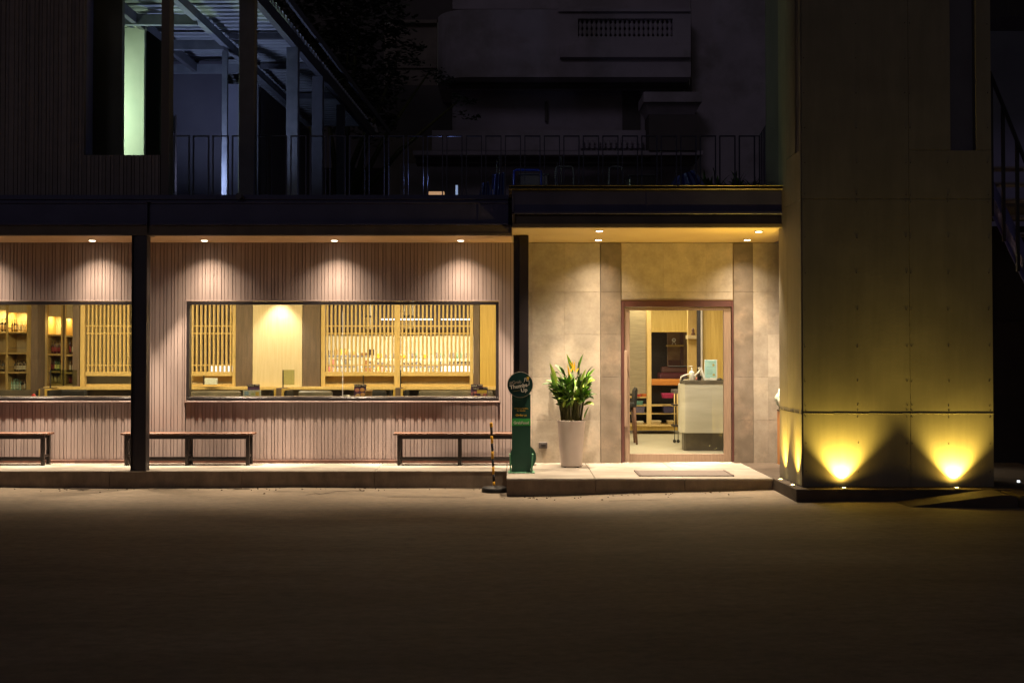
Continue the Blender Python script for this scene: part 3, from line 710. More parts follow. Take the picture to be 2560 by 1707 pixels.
def shelf_unit(lab, uprights, bays, boards, d, top=763, bot=1000, depth=.34):
    t = thing('shelf_unit', lab, 'shelving', (X(bays[0][0], d), Yd(d), 0), 'oak bottle shelving in the left window')
    y = Yd(d)
    for a, b in uprights:
        mb = MB(); mb.cbox(X(a, d), X(b, d), y, y+depth, .01, IC-.01, .003); mb.build('upright', M['wood'], t)
    for a, b in bays:
        mb = MB(); mb.box(X(a, d)-.02, X(b, d)+.02, y+depth, y+depth+.03, .01, IC-.01); mb.build('back_panel', M['woodwall'], t)
        for p in boards[(a, b)]:
            mb = MB(); mb.cbox(X(a, d)+.002, X(b, d)-.002, y+.004, y+depth-.002, Z(p+4.5, d), Z(p, d), .002); mb.build('shelf', M['wood'], t)
        mb = MB(); mb.cbox(X(a, d)+.002, X(b, d)-.002, y+.01, y+.05, Z(boards['head'][(a, b)], d), IC-.012, .003); mb.build('header_panel', M['woodwall'], t)
        x = (X(a, d)+X(b, d))/2; wd = X(b, d)-X(a, d)
        lamp('AREA', 'shelf_lamp', (x, y+.12, Z(boards['head'][(a, b)], d)+.02), 6*wd/.3, (1, .72, .25), t, .05, sy=None)
    return t
b1 = {(-40, 14): [829, 881, 929, 978], (20, 66): [829, 881, 929, 978], 'head': {(-40, 14): 775, (20, 66): 781}}
s1 = shelf_unit('oak bottle shelves at the left picture edge, with glowing strip', [(14, 20), (66, 79)], [(-40, 14), (20, 66)], b1, SHD)
b2 = {(120, 152): [835, 884, 927, 958], (165, 182): [838, 886, 930, 960], 'head': {(120, 152): 791, (165, 182): 796}}
s2 = shelf_unit('second oak bottle shelves between the two dark piers of the left window', [(112, 120), (152, 156), (161, 165), (182, 185)], [(120, 152), (165, 182)], b2, SHD+.3)
mb = MB(); bx(mb, 25, 30.5, 832, 972, SHD+.3, .02, .001); mb.build('light_strip', M['led'], s1)
mb = MB(); bx(mb, 21, 65, 984, 994, SHD+.3, .02, .001); mb.build('light_strip', M['led'], s1)
mb = MB(); bx(mb, 156, 161, 740, 1000, SHD+.33, .1); mb.build('middle_panel', M['dkwood'], s2)
# oak linings between shelves and pier
mb = MB(); bx(mb, 97, 112, 700, 1000, SHD+.1, .1); tag(mb.build('timber_wall', M['woodwall']), 'narrow upright oak panel between pier and second bottle shelves', 'wall panel')
def bottles(p0, p1, pb, ptop, n, kind, d, rows, what, grp):
    for i in range(n):
        q = p0+(p1-p0)*(i+.5)/n; z = Z(pb, d-.1)
        r = min(.036, (X(p1, d)-X(p0, d))/n*.48)
        bottle(X(q, d-.0), Yd(d)+.12+.02*(i % 2), z, (Z(ptop, d)-Z(pb, d)), r, kind, 'the %s %s' % (ordn(i, n), what), grp)
bs = SHD
bottles(21, 34, 828, 798, 4, 'black', bs, 1, 'of four dark bottles on the top lit shelf, left picture edge', 'dark bottles on the top lit shelf')
bottles(35, 63, 828, 801, 6, 'pale', bs, 1, 'of six pale amber bottles on the top lit shelf', 'amber bottles on the top lit shelf')
bottles(28, 33, 928, 902, 1, 'black', bs, 1, 'dark bottle left of the white labelled row on the third shelf', 'third shelf bottles')
bottles(34, 61, 928, 901, 6, 'white', bs, 1, 'of six white labelled bottles on the third shelf', 'white labelled bottles on the third shelf')
bottles(20, 45, 977, 946, 6, 'mint', bs, 1, 'of six mint green bottles on the lowest shelf', 'mint green bottles on the lowest shelf')
bottles(46, 53, 977, 950, 2, 'black', bs, 1, 'of two brown bottles between mint and white ones, lowest shelf', 'brown bottles on the lowest shelf')
bottles(53, 63, 977, 943, 2, 'white', bs, 1, 'of two tall white bottles at the end of the lowest shelf', 'tall white bottles on the lowest shelf')
bottles(-12, 9, 828, 796, 5, 'black', bs, 1, 'of five dark bottles on top shelf at left picture edge', 'dark bottles cut by the picture edge')
bottles(-10, 4, 928, 902, 3, 'black', bs, 1, 'of three dark bottles, third shelf at left picture edge', 'third shelf bottles cut by the picture edge')
bs = SHD+.3
bottles(121, 148, 883, 853, 6, 'red', bs, 1, 'of six red bottles on the second shelf between the piers', 'red bottles between the piers')
bottles(121, 130, 926, 897, 2, 'red', bs, 1, 'of two red bottles beside the green ones', 'red bottles beside the green ones')
bottles(130, 147, 926, 897, 4, 'green', bs, 1, 'of four green bottles with yellow labels', 'green bottles with yellow labels')
bottles(166, 171, 885, 847, 1, 'red', bs, 1, 'red bottle on the narrow second bay upper shelf', 'narrow bay bottles')
bottles(172, 181, 885, 849, 2, 'white', bs, 1, 'of two cream labelled bottles in the narrow bay upper shelf', 'narrow bay bottles')
bottles(166, 177, 929, 897, 2, 'white', bs, 1, 'of two cream labelled bottles in the narrow bay lower shelf', 'narrow bay bottles')
bottles(166, 181, 959, 934, 3, 'red', bs, 1, 'of three red bottles behind the glass guard, narrow bay', 'narrow bay bottles')
bottles(121, 148, 957, 934, 5, 'pale', bs, 1, 'of five pale bottles behind the glass guard', 'pale bottles behind the glass guard')
# bottle guards (thin wires)
mb = MB()
for a, b, p in ((20, 64, 820), (20, 64, 870), (20, 64, 918), (20, 64, 968)):
    mb.tube([W(a, p, SHD-.02), W(b, p, SHD-.02)], .003, 4)
mb.build('wire_guards', M['steel'], s1)
# ---------------- window seats, table dividers, menus
def seat(px0, px1, py, d, lab, m='leather'):
    t = thing('banquette', lab, 'bench seat', (X((px0+px1)/2, d), Yd(d), 0), 'high backed window seats')
    mb = MB(); mb.cbox(X(px0, d), X(px1, d), Yd(d), Yd(d)+.12, .42, Z(py, d), .025); mb.build('backrest', M[m], t)
    mb = MB(); mb.cbox(X(px0, d), X(px1, d), Yd(d)-.42, Yd(d)+.0, .38, .46, .02); mb.build('cushion', M[m], t)
    mb = MB(); mb.cbox(X(px0, d)+.02, X(px1, d)-.02, Yd(d)-.36, Yd(d)+.1, .0, .379, .005); mb.build('base', M['dkwood'], t)
    return t
seat(122, 214, 974, 17.9, 'black leather seat back low in the left window')
seat(475, 600, 977, 17.95, 'dark padded seat at the left end of the long window', 'dkstone')
seat(745, 830, 977, 17.95, 'dark padded seat under the right brown pier of the long window', 'dkstone')
seat(1046, 1232, 976, 17.95, 'long dark seat at the right end of the long window', 'dkstone')
seat(905, 965, 976, 17.95, 'short dark seat between food menu and wedge divider', 'leather')
def divider(c, lab, w=15, d=17.3, top=970):
    t = thing('divider_box', lab, 'seat divider', (X(c, d), Yd(d), 0), 'wedge shaped seat dividers at the window')
    mb = MB(); y = Yd(d); mb.prism([(X(c-w*.52, d), .4), (X(c+w*.5, d), .4), (X(c+w*.42, d), Z(top, d)), (X(c-w*.42, d), Z(top, d))], 'y', y, y+.5); mb.build('core', M['dkwood'], t)
    for s in (-1, 1):
        mb = MB(); a, b, e, f = sorted([X(c+s*w*.5, d), X(c+s*w*1.05, d)]) + sorted([X(c+s*w*.43, d), X(c+s*w*.78, d)])
        mb.prism([(a, .4), (b, .4), (f, Z(top+2, d)), (e, Z(top+2, d))], 'y', y+.01, y+.5); mb.build('side_board', M['woodgold'], t)
        mb = MB(); a, b, e, f = sorted([X(c+s*w*1.1, d), X(c+s*w*1.7, d)]) + sorted([X(c+s*w*.95, d), X(c+s*w*1.4, d)])
        mb.prism([(a, .4), (b, .4), (f, Z(top+6, d)), (e, Z(top+6, d))], 'y', y+.02, y+.5); mb.build('seat_back', M['leather'], t)
    mb = MB(); mb.box(X(c-w, d), X(c+w, d), y+.02, y+.48, 0, .4); mb.build('base', M['dkwood'], t)
    return t
divider(697, 'wedge shaped divider with small glass screen in front of the spotlit panel')
divider(995, 'wedge shaped divider below the middle post of the wide lattice screen')
divider(106, 'wedge shaped divider in the left window beside the dark pier', 12)
def gscreen(p0, p1, pt, pb, lab, d=17.3):
    t = thing('table_screen', lab, 'table screen', (X(p0, d), Yd(d)+.25, Z(pb, d)), 'glass table screens')
    y = Yd(d)+.2
    mb = MB(); mb.box(X(p0, d)-.008, X(p0, d)+.008, y-.01, y+.02, Z(pb, d), Z(pt, d)); mb.build('upright', M['black'], t)
    if p1 > p0:
        mb = MB(); mb.box(X(p0, d)+.009, X(p1, d), y, y+.006, Z(pb-6, d), Z(pt, d)); mb.build('pane', M['gglass'], t)
    return t
gscreen(701, 730, 925, 969, 'small greenish glass screen before the spotlit panel')
gscreen(998, 1000, 925, 969, 'thin black upright of a clear screen at the middle lattice post')
gscreen(904, 906, 939, 962, 'thin black upright of a clear screen behind the food menu')
gscreen(501, 503, 939, 962, 'thin black upright of a clear screen at the left lattice')
gscreen(113, 180, 925, 970, 'wide clear glass screen before the second bottle shelves')
# window counter
mb = MB(); mb.cbox(wx0+.06, wx1-.06, .13, .92, .90, .935, .004); tag(mb.build('window_counter', M['dkstone']), 'narrow dark counter running inside the long window', 'counter')
mb = MB(); mb.cbox(-12.5, px(350), .13, .92, .90, .935, .004); tag(mb.build('window_counter', M['dkstone']), 'narrow dark counter running inside the left window', 'counter')
random.seed(21)
P = {k: mat(k, c, tuple(v*.7 for v in c), 60, .5) for k, c in {'menu_purple': (.12, .06, .16), 'menu_pink': (.75, .25, .25), 'menu_orange': (.8, .4, .12), 'menu_peach': (.82, .55, .3),
     'menu_yellow': (.85, .62, .12), 'menu_dark': (.04, .02, .03), 'menu_blue': (.35, .55, .75), 'menu_green': (.55, .65, .35), 'menu_paper': (.72, .74, .66)}.items()}
def menu(p0, p1, pt, pb, lab, mode, d=16.62):
    x0, x1, z0, z1 = X(p0, d), X(p1, d), Z(pb, d), Z(pt, d); y = Yd(d)
    z0 = .936
    t = thing('menu_stand', lab, 'menu stand', ((x0+x1)/2, y, z0), 'food menus standing in the window')
    mb = MB(); mb.cbox(x0, x1, y, y+.012, z0, z1, .001); mb.build('card', P['menu_paper'] if mode == 'paper' else P['menu_purple'], t)
    mb = MB(); mb.prism([(y+.013, z0), (y+.09, z0), (y+.013, z0+.08)], 'x', (x0+x1)/2-.02, (x0+x1)/2+.02); mb.build('back_stay', M['dkwood'], t)
    w_, h_ = x1-x0, z1-z0
    def blob(cx, cz, r, m, dz=.0):
        mb = MB(); n = 14; mb.prism([(x0+w_*cx+r*math.cos(6.283*i/n)*(1+.1*math.sin(3*i)), z0+h_*cz+r*.85*math.sin(6.283*i/n)) for i in range(n)], 'y', y-.0015-dz, y-.0002); return mb.build('food_picture', P[m], t)
    if mode == 'paper':
        for i, (cx, cz, sw, sh, m) in enumerate(((.2, .6, .24, .5, 'menu_blue'), (.55, .5, .2, .35, 'menu_green'), (.8, .55, .2, .5, 'menu_yellow'))):
            mb = MB(); mb.box(x0+w_*(cx-sw/2), x0+w_*(cx+sw/2), y-.001, y-.0002, z0+h_*(cz-sh/2), z0+h_*(cz+sh/2)); mb.build('picture_patch', P[m], t)
    else:
        mb = MB(); mb.box(x0+.003, x1-.003, y-.001, y-.0002, z1-min(.045, h_*.3), z1-.004); mb.build('title_band', P['menu_dark'], t)
        mb = MB(); text(mb, 'Seafood', .034, x0+.008, y-.0012, z1-.034, 0, sx=.8); text(mb, 'MENU', .022, x1-.006, y-.0012, z1-.026, 0, 'RIGHT'); mb.build('title', M['ink_white'], t)
        if mode == 'four':
            for cx, cz, m in ((.25, .58, 'menu_pink'), (.68, .6, 'menu_orange'), (.3, .18, 'menu_peach'), (.72, .25, 'menu_orange')): blob(cx, cz, w_*.19, m); blob(cx+.03, cz+.04, w_*.09, 'menu_peach', .001)
        elif mode == 'two':
            for cx, cz, m in ((.25, .3, 'menu_pink'), (.68, .3, 'menu_orange')): blob(cx, cz, w_*.2, m)
        else:
            mb = MB(); mb.box(x0+w_*.3, x1-.01, y-.002, y-.0012, z0+h_*.42, z0+h_*.72); mb.build('title_band', P['menu_yellow'], t)
            mb = MB(); mb.box(x0+w_*.38, x1-.01, y-.002, y-.0012, z0+.006, z0+h_*.22); mb.build('title_band', P['menu_dark'], t)
            for cx, cz, m in ((.18, .5, 'menu_pink'), (.2, .15, 'menu_orange'), (.45, .32, 'menu_purple'), (.62, .33, 'menu_peach'), (.82, .32, 'menu_pink')): blob(cx, cz, w_*.1, m, .001)
    return t
menu(619, 649.5, 960, 988, 'small purple food menu behind a white card, left part of the long window', 'two', 16.78)
menu(608, 652.5, 975.5, 990, 'low white card with pale blue and yellow pictures before a purple menu', 'paper', 16.6)
menu(885.5, 915.5, 960.5, 990, 'upright purple menu with four round dishes, middle of the long window', 'four')
menu(1177, 1207, 960, 990, 'upright purple menu at the right end of the long window, rear one', 'two', 16.75)
menu(1181, 1219, 967, 990, 'menu with yellow headline before a purple one, right end of the long window', 'wide', 16.58)
mb = MB(); mb.lathe([(.045, .936), (.05, .94), (.055, 1.05), (.058, 1.052), (.058, 1.06), (.05, 1.062)], X(922, 16.36), Yd(16.36), 14)
tag(mb.build('paper_cup', mat('kraft_paper', (.45, .28, .12), None, 20, .7)), 'brown paper tub with cream lid right of the four dish menu', 'tub')
mb = MB(); bx(mb, 858, 873, 988.5, 991.5, 16.35, .12, .002); tag(mb.build('napkin_stack', M['white']), 'flat stack of white napkins left of the four dish menu', 'napkins')
mb = MB(); mb.lathe([(.028, .936), (.03, .94), (.03, .985), (.015, 1.0), (.015, 1.01)], X(85, 16.4), Yd(16.4), 12)
tag(mb.build('sauce_bottle', mat('red_plastic', (.6, .04, .04), None, 20, .35)), 'short red sauce bottle low in the left window', 'bottle')

# ---------------- kitchen behind the wide lattice
KD = 23.6
K = thing('kitchen_shelf', 'long steel kitchen shelf behind the wide lattice screen', 'shelf', (X(990, KD), Yd(KD), 0))
mb = MB(); bx(mb, 812, 920, 888, 893, KD, .4); mb.build('shelf_board', M['steel'], K)
mb = MB(); bx(mb, 920, 1182, 896, 903, KD, .4); mb.build('shelf_board', M['cream'], K)
mb = MB(); bx(mb, 812, 1182, 915, 919, KD, .4); mb.build('shelf_board', M['steel'], K)
mb = MB(); bx(mb, 812, 1182, 929, 934, KD-.5, .9); mb.build('worktop', M['white'], K)
for p in (815, 868, 930, 986, 1040, 1100, 1178):
    mb = MB(); bx(mb, p, p+3, 888, 1100, KD+.02, .03, .002); mb.build('leg', M['steel'], K)
mb = MB(); bx(mb, 812, 1182, 934, 1060, KD-.4, .8); mb.build('cabinet', M['cream'], K)
mb = MB(); bx(mb, 805, 1190, 822, 836, 20.2, .3); tag(mb.build('bulkhead', M['dkwood']), 'dark bulkhead beam over the bright kitchen opening', 'beam')
mb = MB(); mb.box(X(805, 24), X(1190, 24), Yd(20.5), Yd(24.4), 2.05, 2.1)
# pendant tube lights in front of the dark ceiling
for i, (a, b) in enumerate(((952, 1081), (1103, 1178))):
    t = thing('tube_light', ['long white tube light left, under the dark kitchen ceiling', 'white tube light at the right end under the dark kitchen ceiling'][i], 'tube light', (X((a+b)/2, 20.9), Yd(20.9), Z(800, 20.9)), 'kitchen tube lights')
    mb = MB(); bx(mb, a, b, 797, 799.5, 20.9, .03, .001); mb.build('tube', M['tube'], t)
    mb = MB(); bx(mb, a, b, 794.8, 796.9, 20.9, .03, .001); mb.build('fitting', M['black'], t)
    for q in (a+8, b-8):
        mb = MB(); mb.tube([(X(q, 20.9), Yd(20.9)+.02, Z(795, 20.9)), (X(q, 20.9), Yd(20.9)+.02, IC)], .003, 4); mb.build('cord', M['black'], t)
for i, (a, wd) in enumerate(((915, 9), (1015, 13))):
    t = thing('pendant_duct', ['narrow pale duct behind the left lattice bay', 'wide pale duct behind the right lattice bay'][i], 'duct', (X(a+wd/2, 21.6), Yd(21.6), Z(825, 21.6)), 'pale ducts under the dark kitchen ceiling')
    mb = MB(); mb.lathe([(.07*wd/11, Z(826, 21.6)), (.08*wd/11, Z(825, 21.6)), (.08*wd/11, IC)], X(a+wd/2, 21.6), Yd(21.6), 14); mb.build('pipe', M['cream'], t)
    mb = MB(); mb.lathe([(.1*wd/11, Z(794, 21.6)), (.11*wd/11, Z(793, 21.6)), (.11*wd/11, Z(789, 21.6))], X(a+wd/2, 21.6), Yd(21.6), 14); mb.build('collar', M['steeldk'], t)
# kitchen goods
G = {k: mat(k, c, tuple(v*.75 for v in c), 25, .45) for k, c in {'amber_jar': (.55, .28, .06), 'dark_bottle': (.05, .025, .02), 'glass_jar': (.5, .5, .42), 'yellow_pack': (.85, .55, .05),
     'black_crate': (.03, .02, .02), 'salmon_pack': (.75, .25, .2), 'green_jar': (.25, .5, .3), 'brown_box': (.3, .14, .05), 'grey_can': (.22, .2, .18), 'white_bowl': (.85, .83, .78), 'orange_pack': (.8, .4, .12)}.items()}
def good(p, pb, w_, h_, kind, shape, lab, grp, d=KD-.05):
    x, z = X(p, d), Z(pb, d); r = X(p+w_/2, d)-x; h = Z(pb-h_, d)-z; y = Yd(d)+.12
    mb = MB()
    if shape == 'jar': mb.lathe([(r*.9, z), (r, z+.01), (r, z+h*.8), (r*.7, z+h*.85), (r*.75, z+h*.87), (r*.75, z+h)], x, y, 10)
    elif shape == 'bottle': mb.lathe([(r*.9, z), (r, z+.01), (r, z+h*.6), (r*.4, z+h*.75), (r*.4, z+h)], x, y, 10)
    elif shape == 'bowl': mb.lathe([(r*.4, z), (r*.6, z+h*.2), (r, z+h*.9), (r*.98, z+h), (r*.8, z+h*.85)], x, y, 14)
    else: mb.cbox(x-r, x+r, y-.1, y+.1, z, z+h, .012)
    return tag(mb.build({'jar': 'jar', 'bottle': 'bottle', 'bowl': 'bowl', 'box': 'box'}[shape], G[kind]), lab, {'jar': 'jar', 'bottle': 'bottle', 'bowl': 'bowl', 'box': 'box'}[shape], grp)
TOPL, MIDL, LOWL = 887.5, 914.5, 928.5
rowA = [(817, 7, 18, 'dark_bottle', 'bottle'), (826, 7, 19, 'dark_bottle', 'bottle'), (837, 9, 16, 'amber_jar', 'jar'), (849, 9, 16, 'yellow_pack', 'jar'), (860, 9, 16, 'amber_jar', 'jar'), (870, 8, 14, 'glass_jar', 'jar'), (881, 10, 9, 'orange_pack', 'box'), (893, 8, 5, 'white_bowl', 'bowl')]
for i, (p, a, b, k, s) in enumerate(rowA): good(p, TOPL, a, b, k, s, '%s item on the upper steel kitchen shelf, left lattice bay: %s' % (ordn(i, len(rowA)), k.replace('_', ' ')), 'goods on the upper kitchen shelf')
good(908, TOPL+1, 12, 7, 'brown_box', 'box', 'brown box left of the black crate on the kitchen shelf', None); good(925, 888, 16, 15, 'black_crate', 'box', 'black crate standing above the kitchen shelf line', None)
rowB = [(945, 15, 12, 'yellow_pack', 'box'), (963, 7, 9, 'grey_can', 'jar'), (973, 7, 9, 'glass_jar', 'jar'), (983, 7, 12, 'grey_can', 'bottle'), (1007, 12, 8, 'yellow_pack', 'box')] + \
    [(1020+i*9.5, 6.5, 11 + (i % 3), ['glass_jar', 'grey_can', 'green_jar'][i % 3], 'jar') for i in range(4)] + [(1061, 13, 9, 'yellow_pack', 'box'), (1077, 9, 7, 'white_bowl', 'bowl')] + \
    [(1090+i*8.6, 6.8, 14, ['grey_can', 'green_jar', 'green_jar', 'glass_jar', 'grey_can'][i % 5], 'jar') for i in range(10)]
for i, (p, a, b, k, s) in enumerate(rowB): good(p, 895.5, a, b, k, s, '%s item on the long cream kitchen shelf: %s' % (ordn(i, len(rowB)), k.replace('_', ' ')), 'goods on the long kitchen shelf')
rowC = [(818, 7, 18, 'glass_jar', 'jar'), (829, 8, 16, 'salmon_pack', 'box'), (840, 7, 18, 'glass_jar', 'jar'), (851, 8, 17, 'glass_jar', 'jar'), (862, 8, 17, 'grey_can', 'jar'), (874, 8, 17, 'glass_jar', 'jar'), (912, 8, 14, 'brown_box', 'box'), (923, 6, 14, 'white_bowl', 'jar'), (944, 8, 9, 'grey_can', 'box'), (956, 8, 9, 'grey_can', 'box'), (968, 8, 8, 'glass_jar', 'jar')] + [(1008+i*10, 6, 8, 'grey_can', 'jar') for i in range(5)] + [(1066, 6, 11, 'dark_bottle', 'bottle'), (1098, 8, 5, 'black_crate', 'box')] + [(1125+i*9.5, 5, 15, 'grey_can', 'jar') for i in range(6)]
for i, (p, a, b, k, s) in enumerate(rowC): good(p, MIDL, a, b, k, s, '%s item on the middle steel kitchen shelf: %s' % (ordn(i, len(rowC)), k.replace('_', ' ')), 'goods on the middle kitchen shelf')
rowD = [(822, 15, 12, 'salmon_pack', 'box'), (843, 9, 9, 'white_bowl', 'bowl'), (856, 9, 9, 'white_bowl', 'bowl'), (896, 16, 16, 'white_bowl', 'bowl'), (912, 8, 10, 'brown_box', 'box'), (923, 7, 10, 'brown_box', 'box'), (943, 8, 13, 'orange_pack', 'jar'), (953, 8, 11, 'salmon_pack', 'jar'), (966, 10, 5, 'white_bowl', 'bowl'), (978, 10, 7, 'white_bowl', 'bowl'), (1010, 8, 7, 'white_bowl', 'bowl'), (1022, 10, 9, 'white_bowl', 'bowl'), (1042, 10, 6, 'white_bowl', 'bowl'), (1069, 6, 12, 'grey_can', 'jar'), (1083, 6, 12, 'grey_can', 'jar'), (1097, 6, 12, 'dark_bottle', 'bottle')]
for i, (p, a, b, k, s) in enumerate(rowD): good(p, LOWL, a, b, k, s, '%s item on the white kitchen worktop: %s' % (ordn(i, len(rowD)), k.replace('_', ' ')), 'goods on the kitchen worktop', KD-.4)
# lit display cases
for a, b, d, lab in ((1104, 1176, 22.6, 'glowing white display case at the right end of the kitchen'), (522, 590, 20.3, 'glowing white display case behind the far left lattice')):
    t = thing('display_case', lab, 'display case', (X((a+b)/2, d), Yd(d), Z(932, d)), 'lit display cases')
    mb = MB(); bx(mb, a, b, 913, 931, d, .25, .01); mb.build('lit_interior', M['case'], t)
    mb = MB(); bx(mb, a-1, b+1, 910, 912.6, d-.02, .3); bx(mb, a-1, b+1, 931.5, 935, d-.02, .3); mb.build('frame', M['steel'], t)
    mb = MB(); bx(mb, a, b, 936, 1100, d+.02, .2); mb.build('base', M['wood'], t)
mb = MB(); bx(mb, 510, 543, 945, 961, 18.15, .05); tag(mb.build('notice_card', P['menu_paper']), 'pale notice card standing before the oak counter at the far left lattice', 'card')

# ---------------- room lights (recessed ceiling lamps, out of the picture above the window heads)
def ceiling_lamp(x, y, power, lab, kind='SPOT', size=110, col=(1, .83, .47), z=IC, tgt=None):
    t = thing('ceiling_lamp', lab, 'ceiling lamp', (x, y, z), 'recessed room lamps')
    mb = MB(); mb.lathe([(.05, z-.002), (.06, z-.004), (.06, z-.012), (.045, z-.012)], x, y, 14); mb.build('trim_ring', M['spout'], t)
    if kind == 'SPOT': lamp('SPOT', 'room_beam', (x, y, z-.04), power, col, t, .04, size, .7, tgt or (x, y, 0))
    else: lamp('AREA', 'room_glow', (x, y, z-.04), power, col, t, 1.6, sy=.5)
    return t
ceiling_lamp(X(696, 18.2), Yd(18.1), 130, 'lamp washing the pale wood panel', size=88, tgt=(X(696, 18.2), Yd(18.2), 0), z=2.74, col=(1, .86, .62))
for i, (q, wh) in enumerate(((60, 'first bottle shelves'), (280, 'left window lattice'), (530, 'far left lattice of the long window'), (900, 'left bay of the wide lattice'), (1090, 'right bay of the wide lattice'), (1215, 'golden wood wall'))):
    ceiling_lamp(X(q, 16.6), Yd(16.42), 60, 'recessed room lamp before the '+wh, 'AREA')
for q, wh in ((880, 'left'), (1010, 'middle'), (1130, 'right')):
    ceiling_lamp(X(q, 22.3), Yd(22.6), 120, 'recessed lamp over the %s part of the kitchen worktop' % wh, 'AREA', z=2.94, col=(1, .85, .6))

# ================================================================== INTERIOR seen through the door
mb = MB(); d = 20; bx(mb, 1500, 1618, 650, 984, 20.2, .1); tag(mb.build('striped_wall', mat('horizontal_grain_wall', (.28, .225, .14), (.20, .16, .10), 9, .6, stretch=(.4, 1, 7))), 'wall with horizontal wood grain left inside the door', 'wall')
mb = MB(); bx(mb, 1618, 1628.5, 650, 1063, 20.1, .12); tag(mb.build('oak_post', M['wood']), 'tall yellow oak post inside the door', 'post')
mb = MB(); bx(mb, 1628.5, 1721, 650, 830.5, 22.5, .1); tag(mb.build('wood_bulkhead', M['woodgold']), 'golden wood panel hanging above the dark passage inside the door', 'wall panel')
mb = MB(); bx(mb, 1628, 1669, 831, 1045, 24.4, .1); tag(mb.build('passage_dark_panel', M['black']), 'black panel standing for the unlit passage behind the oak post', 'passage')  # flat black panel paints the dark depth of the passage
W1 = thing('rear_wall', 'brown rear wall with a small round clock ledge, seen through the door', 'wall', (X(1690, 24), Yd(24), 0))
mb = MB(); bx(mb, 1669, 1760, 600, 1040, 24.3, .1); mb.build('panel', mat('brown_rear_panel', (.26, .16, .08), (.18, .10, .05), 4, .6), W1)
mb = MB(); bx(mb, 1669, 1710, 862, 866, 23.9, .25); mb.build('ledge', M['woodgold'], W1)
mb = MB(); bx(mb, 1671, 1700, 900, 916, 24.1, .1); bx(mb, 1702, 1709, 831, 950, 24.1, .1); mb.build('dark_strip', M['maroon'], W1)
mb = MB(); cz = Z(850, 23.95); cx_ = X(1685, 23.95); yy = Yd(23.95)
mb.prism([(cx_+.045*math.cos(i*.4189), cz+.045*math.sin(i*.4189)) for i in range(15)], 'y', yy, yy+.03)
mb.tube([(cx_-.01, yy+.015, cz-.04), (cx_-.045, yy+.015, cz-.105)], .006, 5); mb.tube([(cx_+.01, yy+.015, cz-.04), (cx_+.045, yy+.015, cz-.105)], .006, 5)
c = tag(mb.build('table_clock', M['white']), 'small round white clock on two legs on the ledge of the brown rear wall', 'clock')
mb = MB(); mb.prism([(cx_+.016*math.cos(i*.4189), cz+.016*math.sin(i*.4189)) for i in range(15)], 'y', yy-.003, yy-.0005); mb.build('dial', M['dkwood'], c)
# maroon booth seat
t = thing('sofa', 'dark maroon booth seat in the passage behind the counter', 'booth seat', (X(1690, 23), Yd(23), 0))
mb = MB(); bx(mb, 1655, 1738, 916, 932, 23.3, .2, .02); mb.build('backrest', M['maroon'], t)
mb = MB(); bx(mb, 1650, 1740, 932, 948, 23.0, .45, .02); mb.build('cushion', mat('plum_leather', (.09, .02, .03), None, 20, .4), t)
mb = MB(); bx(mb, 1672, 1735, 914.5, 916, 23.25, .1, .001); mb.build('trim', M['steel'], t)
mb = MB(); bx(mb, 1655, 1738, 948, 1045, 23.1, .3); mb.build('base', M['maroon'], t)
# orange low counter with shelves under it
t = thing('service_shelf', 'orange topped service shelf with open shelves inside the door', 'shelf', (X(1670, 22), Yd(22), 0))
mb = MB(); bx(mb, 1629, 1742, 948, 963, 22.2, .5, .01); mb.build('top', mat('orange_wood_top', (.55, .22, .04), (.42, .15, .03), 6, .45, stretch=(.5, 6, 6)), t)
for p in (1013, 1033):
    mb = MB(); bx(mb, 1575, 1690, p, p+2.4, 21.9, .6, .002); mb.build('shelf', M['wood'], t)
mb = MB(); bx(mb, 1575, 1690, 1062, 1066, 21.7, .8, .003); mb.build('bottom_shelf', M['wood'], t)
mb = MB(); bx(mb, 1575, 1695, 1066, 1076, 21.75, .7, .003); mb.build('plinth', M['woodgold'], t)
mb = MB(); bx(mb, 1575, 1700, 964, 1062, 22.6, .05, .003); mb.build('back_panel', M['leather'], t)
mb = MB(); bx(mb, 1575, 1618, 992, 995, 21.9, .6, .003); mb.build('shelf', M['wood'], t)
def crate(p0, p1, pt, pb, d, c, lab, name='storage_box'):
    m = mat(lab.split(' ')[0]+'_plastic', c, None, 15, .45)
    x0, x1, z0, z1 = X(p0, d), X(p1, d), Z(pb, d), Z(pt, d); y = Yd(d); dx = (x1-x0)*.05
    mb = MB(); mb.add([(x0+dx, y+.02, z0), (x1-dx, y+.02, z0), (x1-dx, y+.22, z0), (x0+dx, y+.22, z0), (x0, y, z1), (x1, y, z1), (x1, y+.24, z1), (x0, y+.24, z1)], [(0, 3, 2, 1), (4, 5, 6, 7), (0, 1, 5, 4), (1, 2, 6, 5), (2, 3, 7, 6), (3, 0, 4, 7)])
    mb.cbox(x0-.008, x1+.008, y-.008, y+.248, z1-.012, z1+.004, .003)
    return tag(mb.build(name, m), lab, 'box')
crate(1657, 1684, 984, 995, 21.7, (.45, .02, .12), 'magenta storage box on the service shelf')
crate(1658, 1684, 1016, 1032, 21.9, (.05, .04, .12), 'navy storage box on the lower service shelf')
crate(1588, 1607, 1003, 1012, 21.9, (.12, .32, .30), 'teal box on the shelf behind the chair')
crate(1586, 1611, 1018, 1032, 21.9, (.15, .13, .24), 'violet tub on the shelf behind the chair')
crate(1603, 1618, 977, 991, 21.9, (.6, .16, .03), 'orange carton on top of the shelf behind the chair')
crate(1590, 1602, 977, 991, 21.85, (.6, .08, .05), 'red carton on top of the shelf behind the chair')
crate(1630, 1652, 1052, 1062, 21.8, (.6, .5, .32), 'cream carton at the bottom of the service shelf')
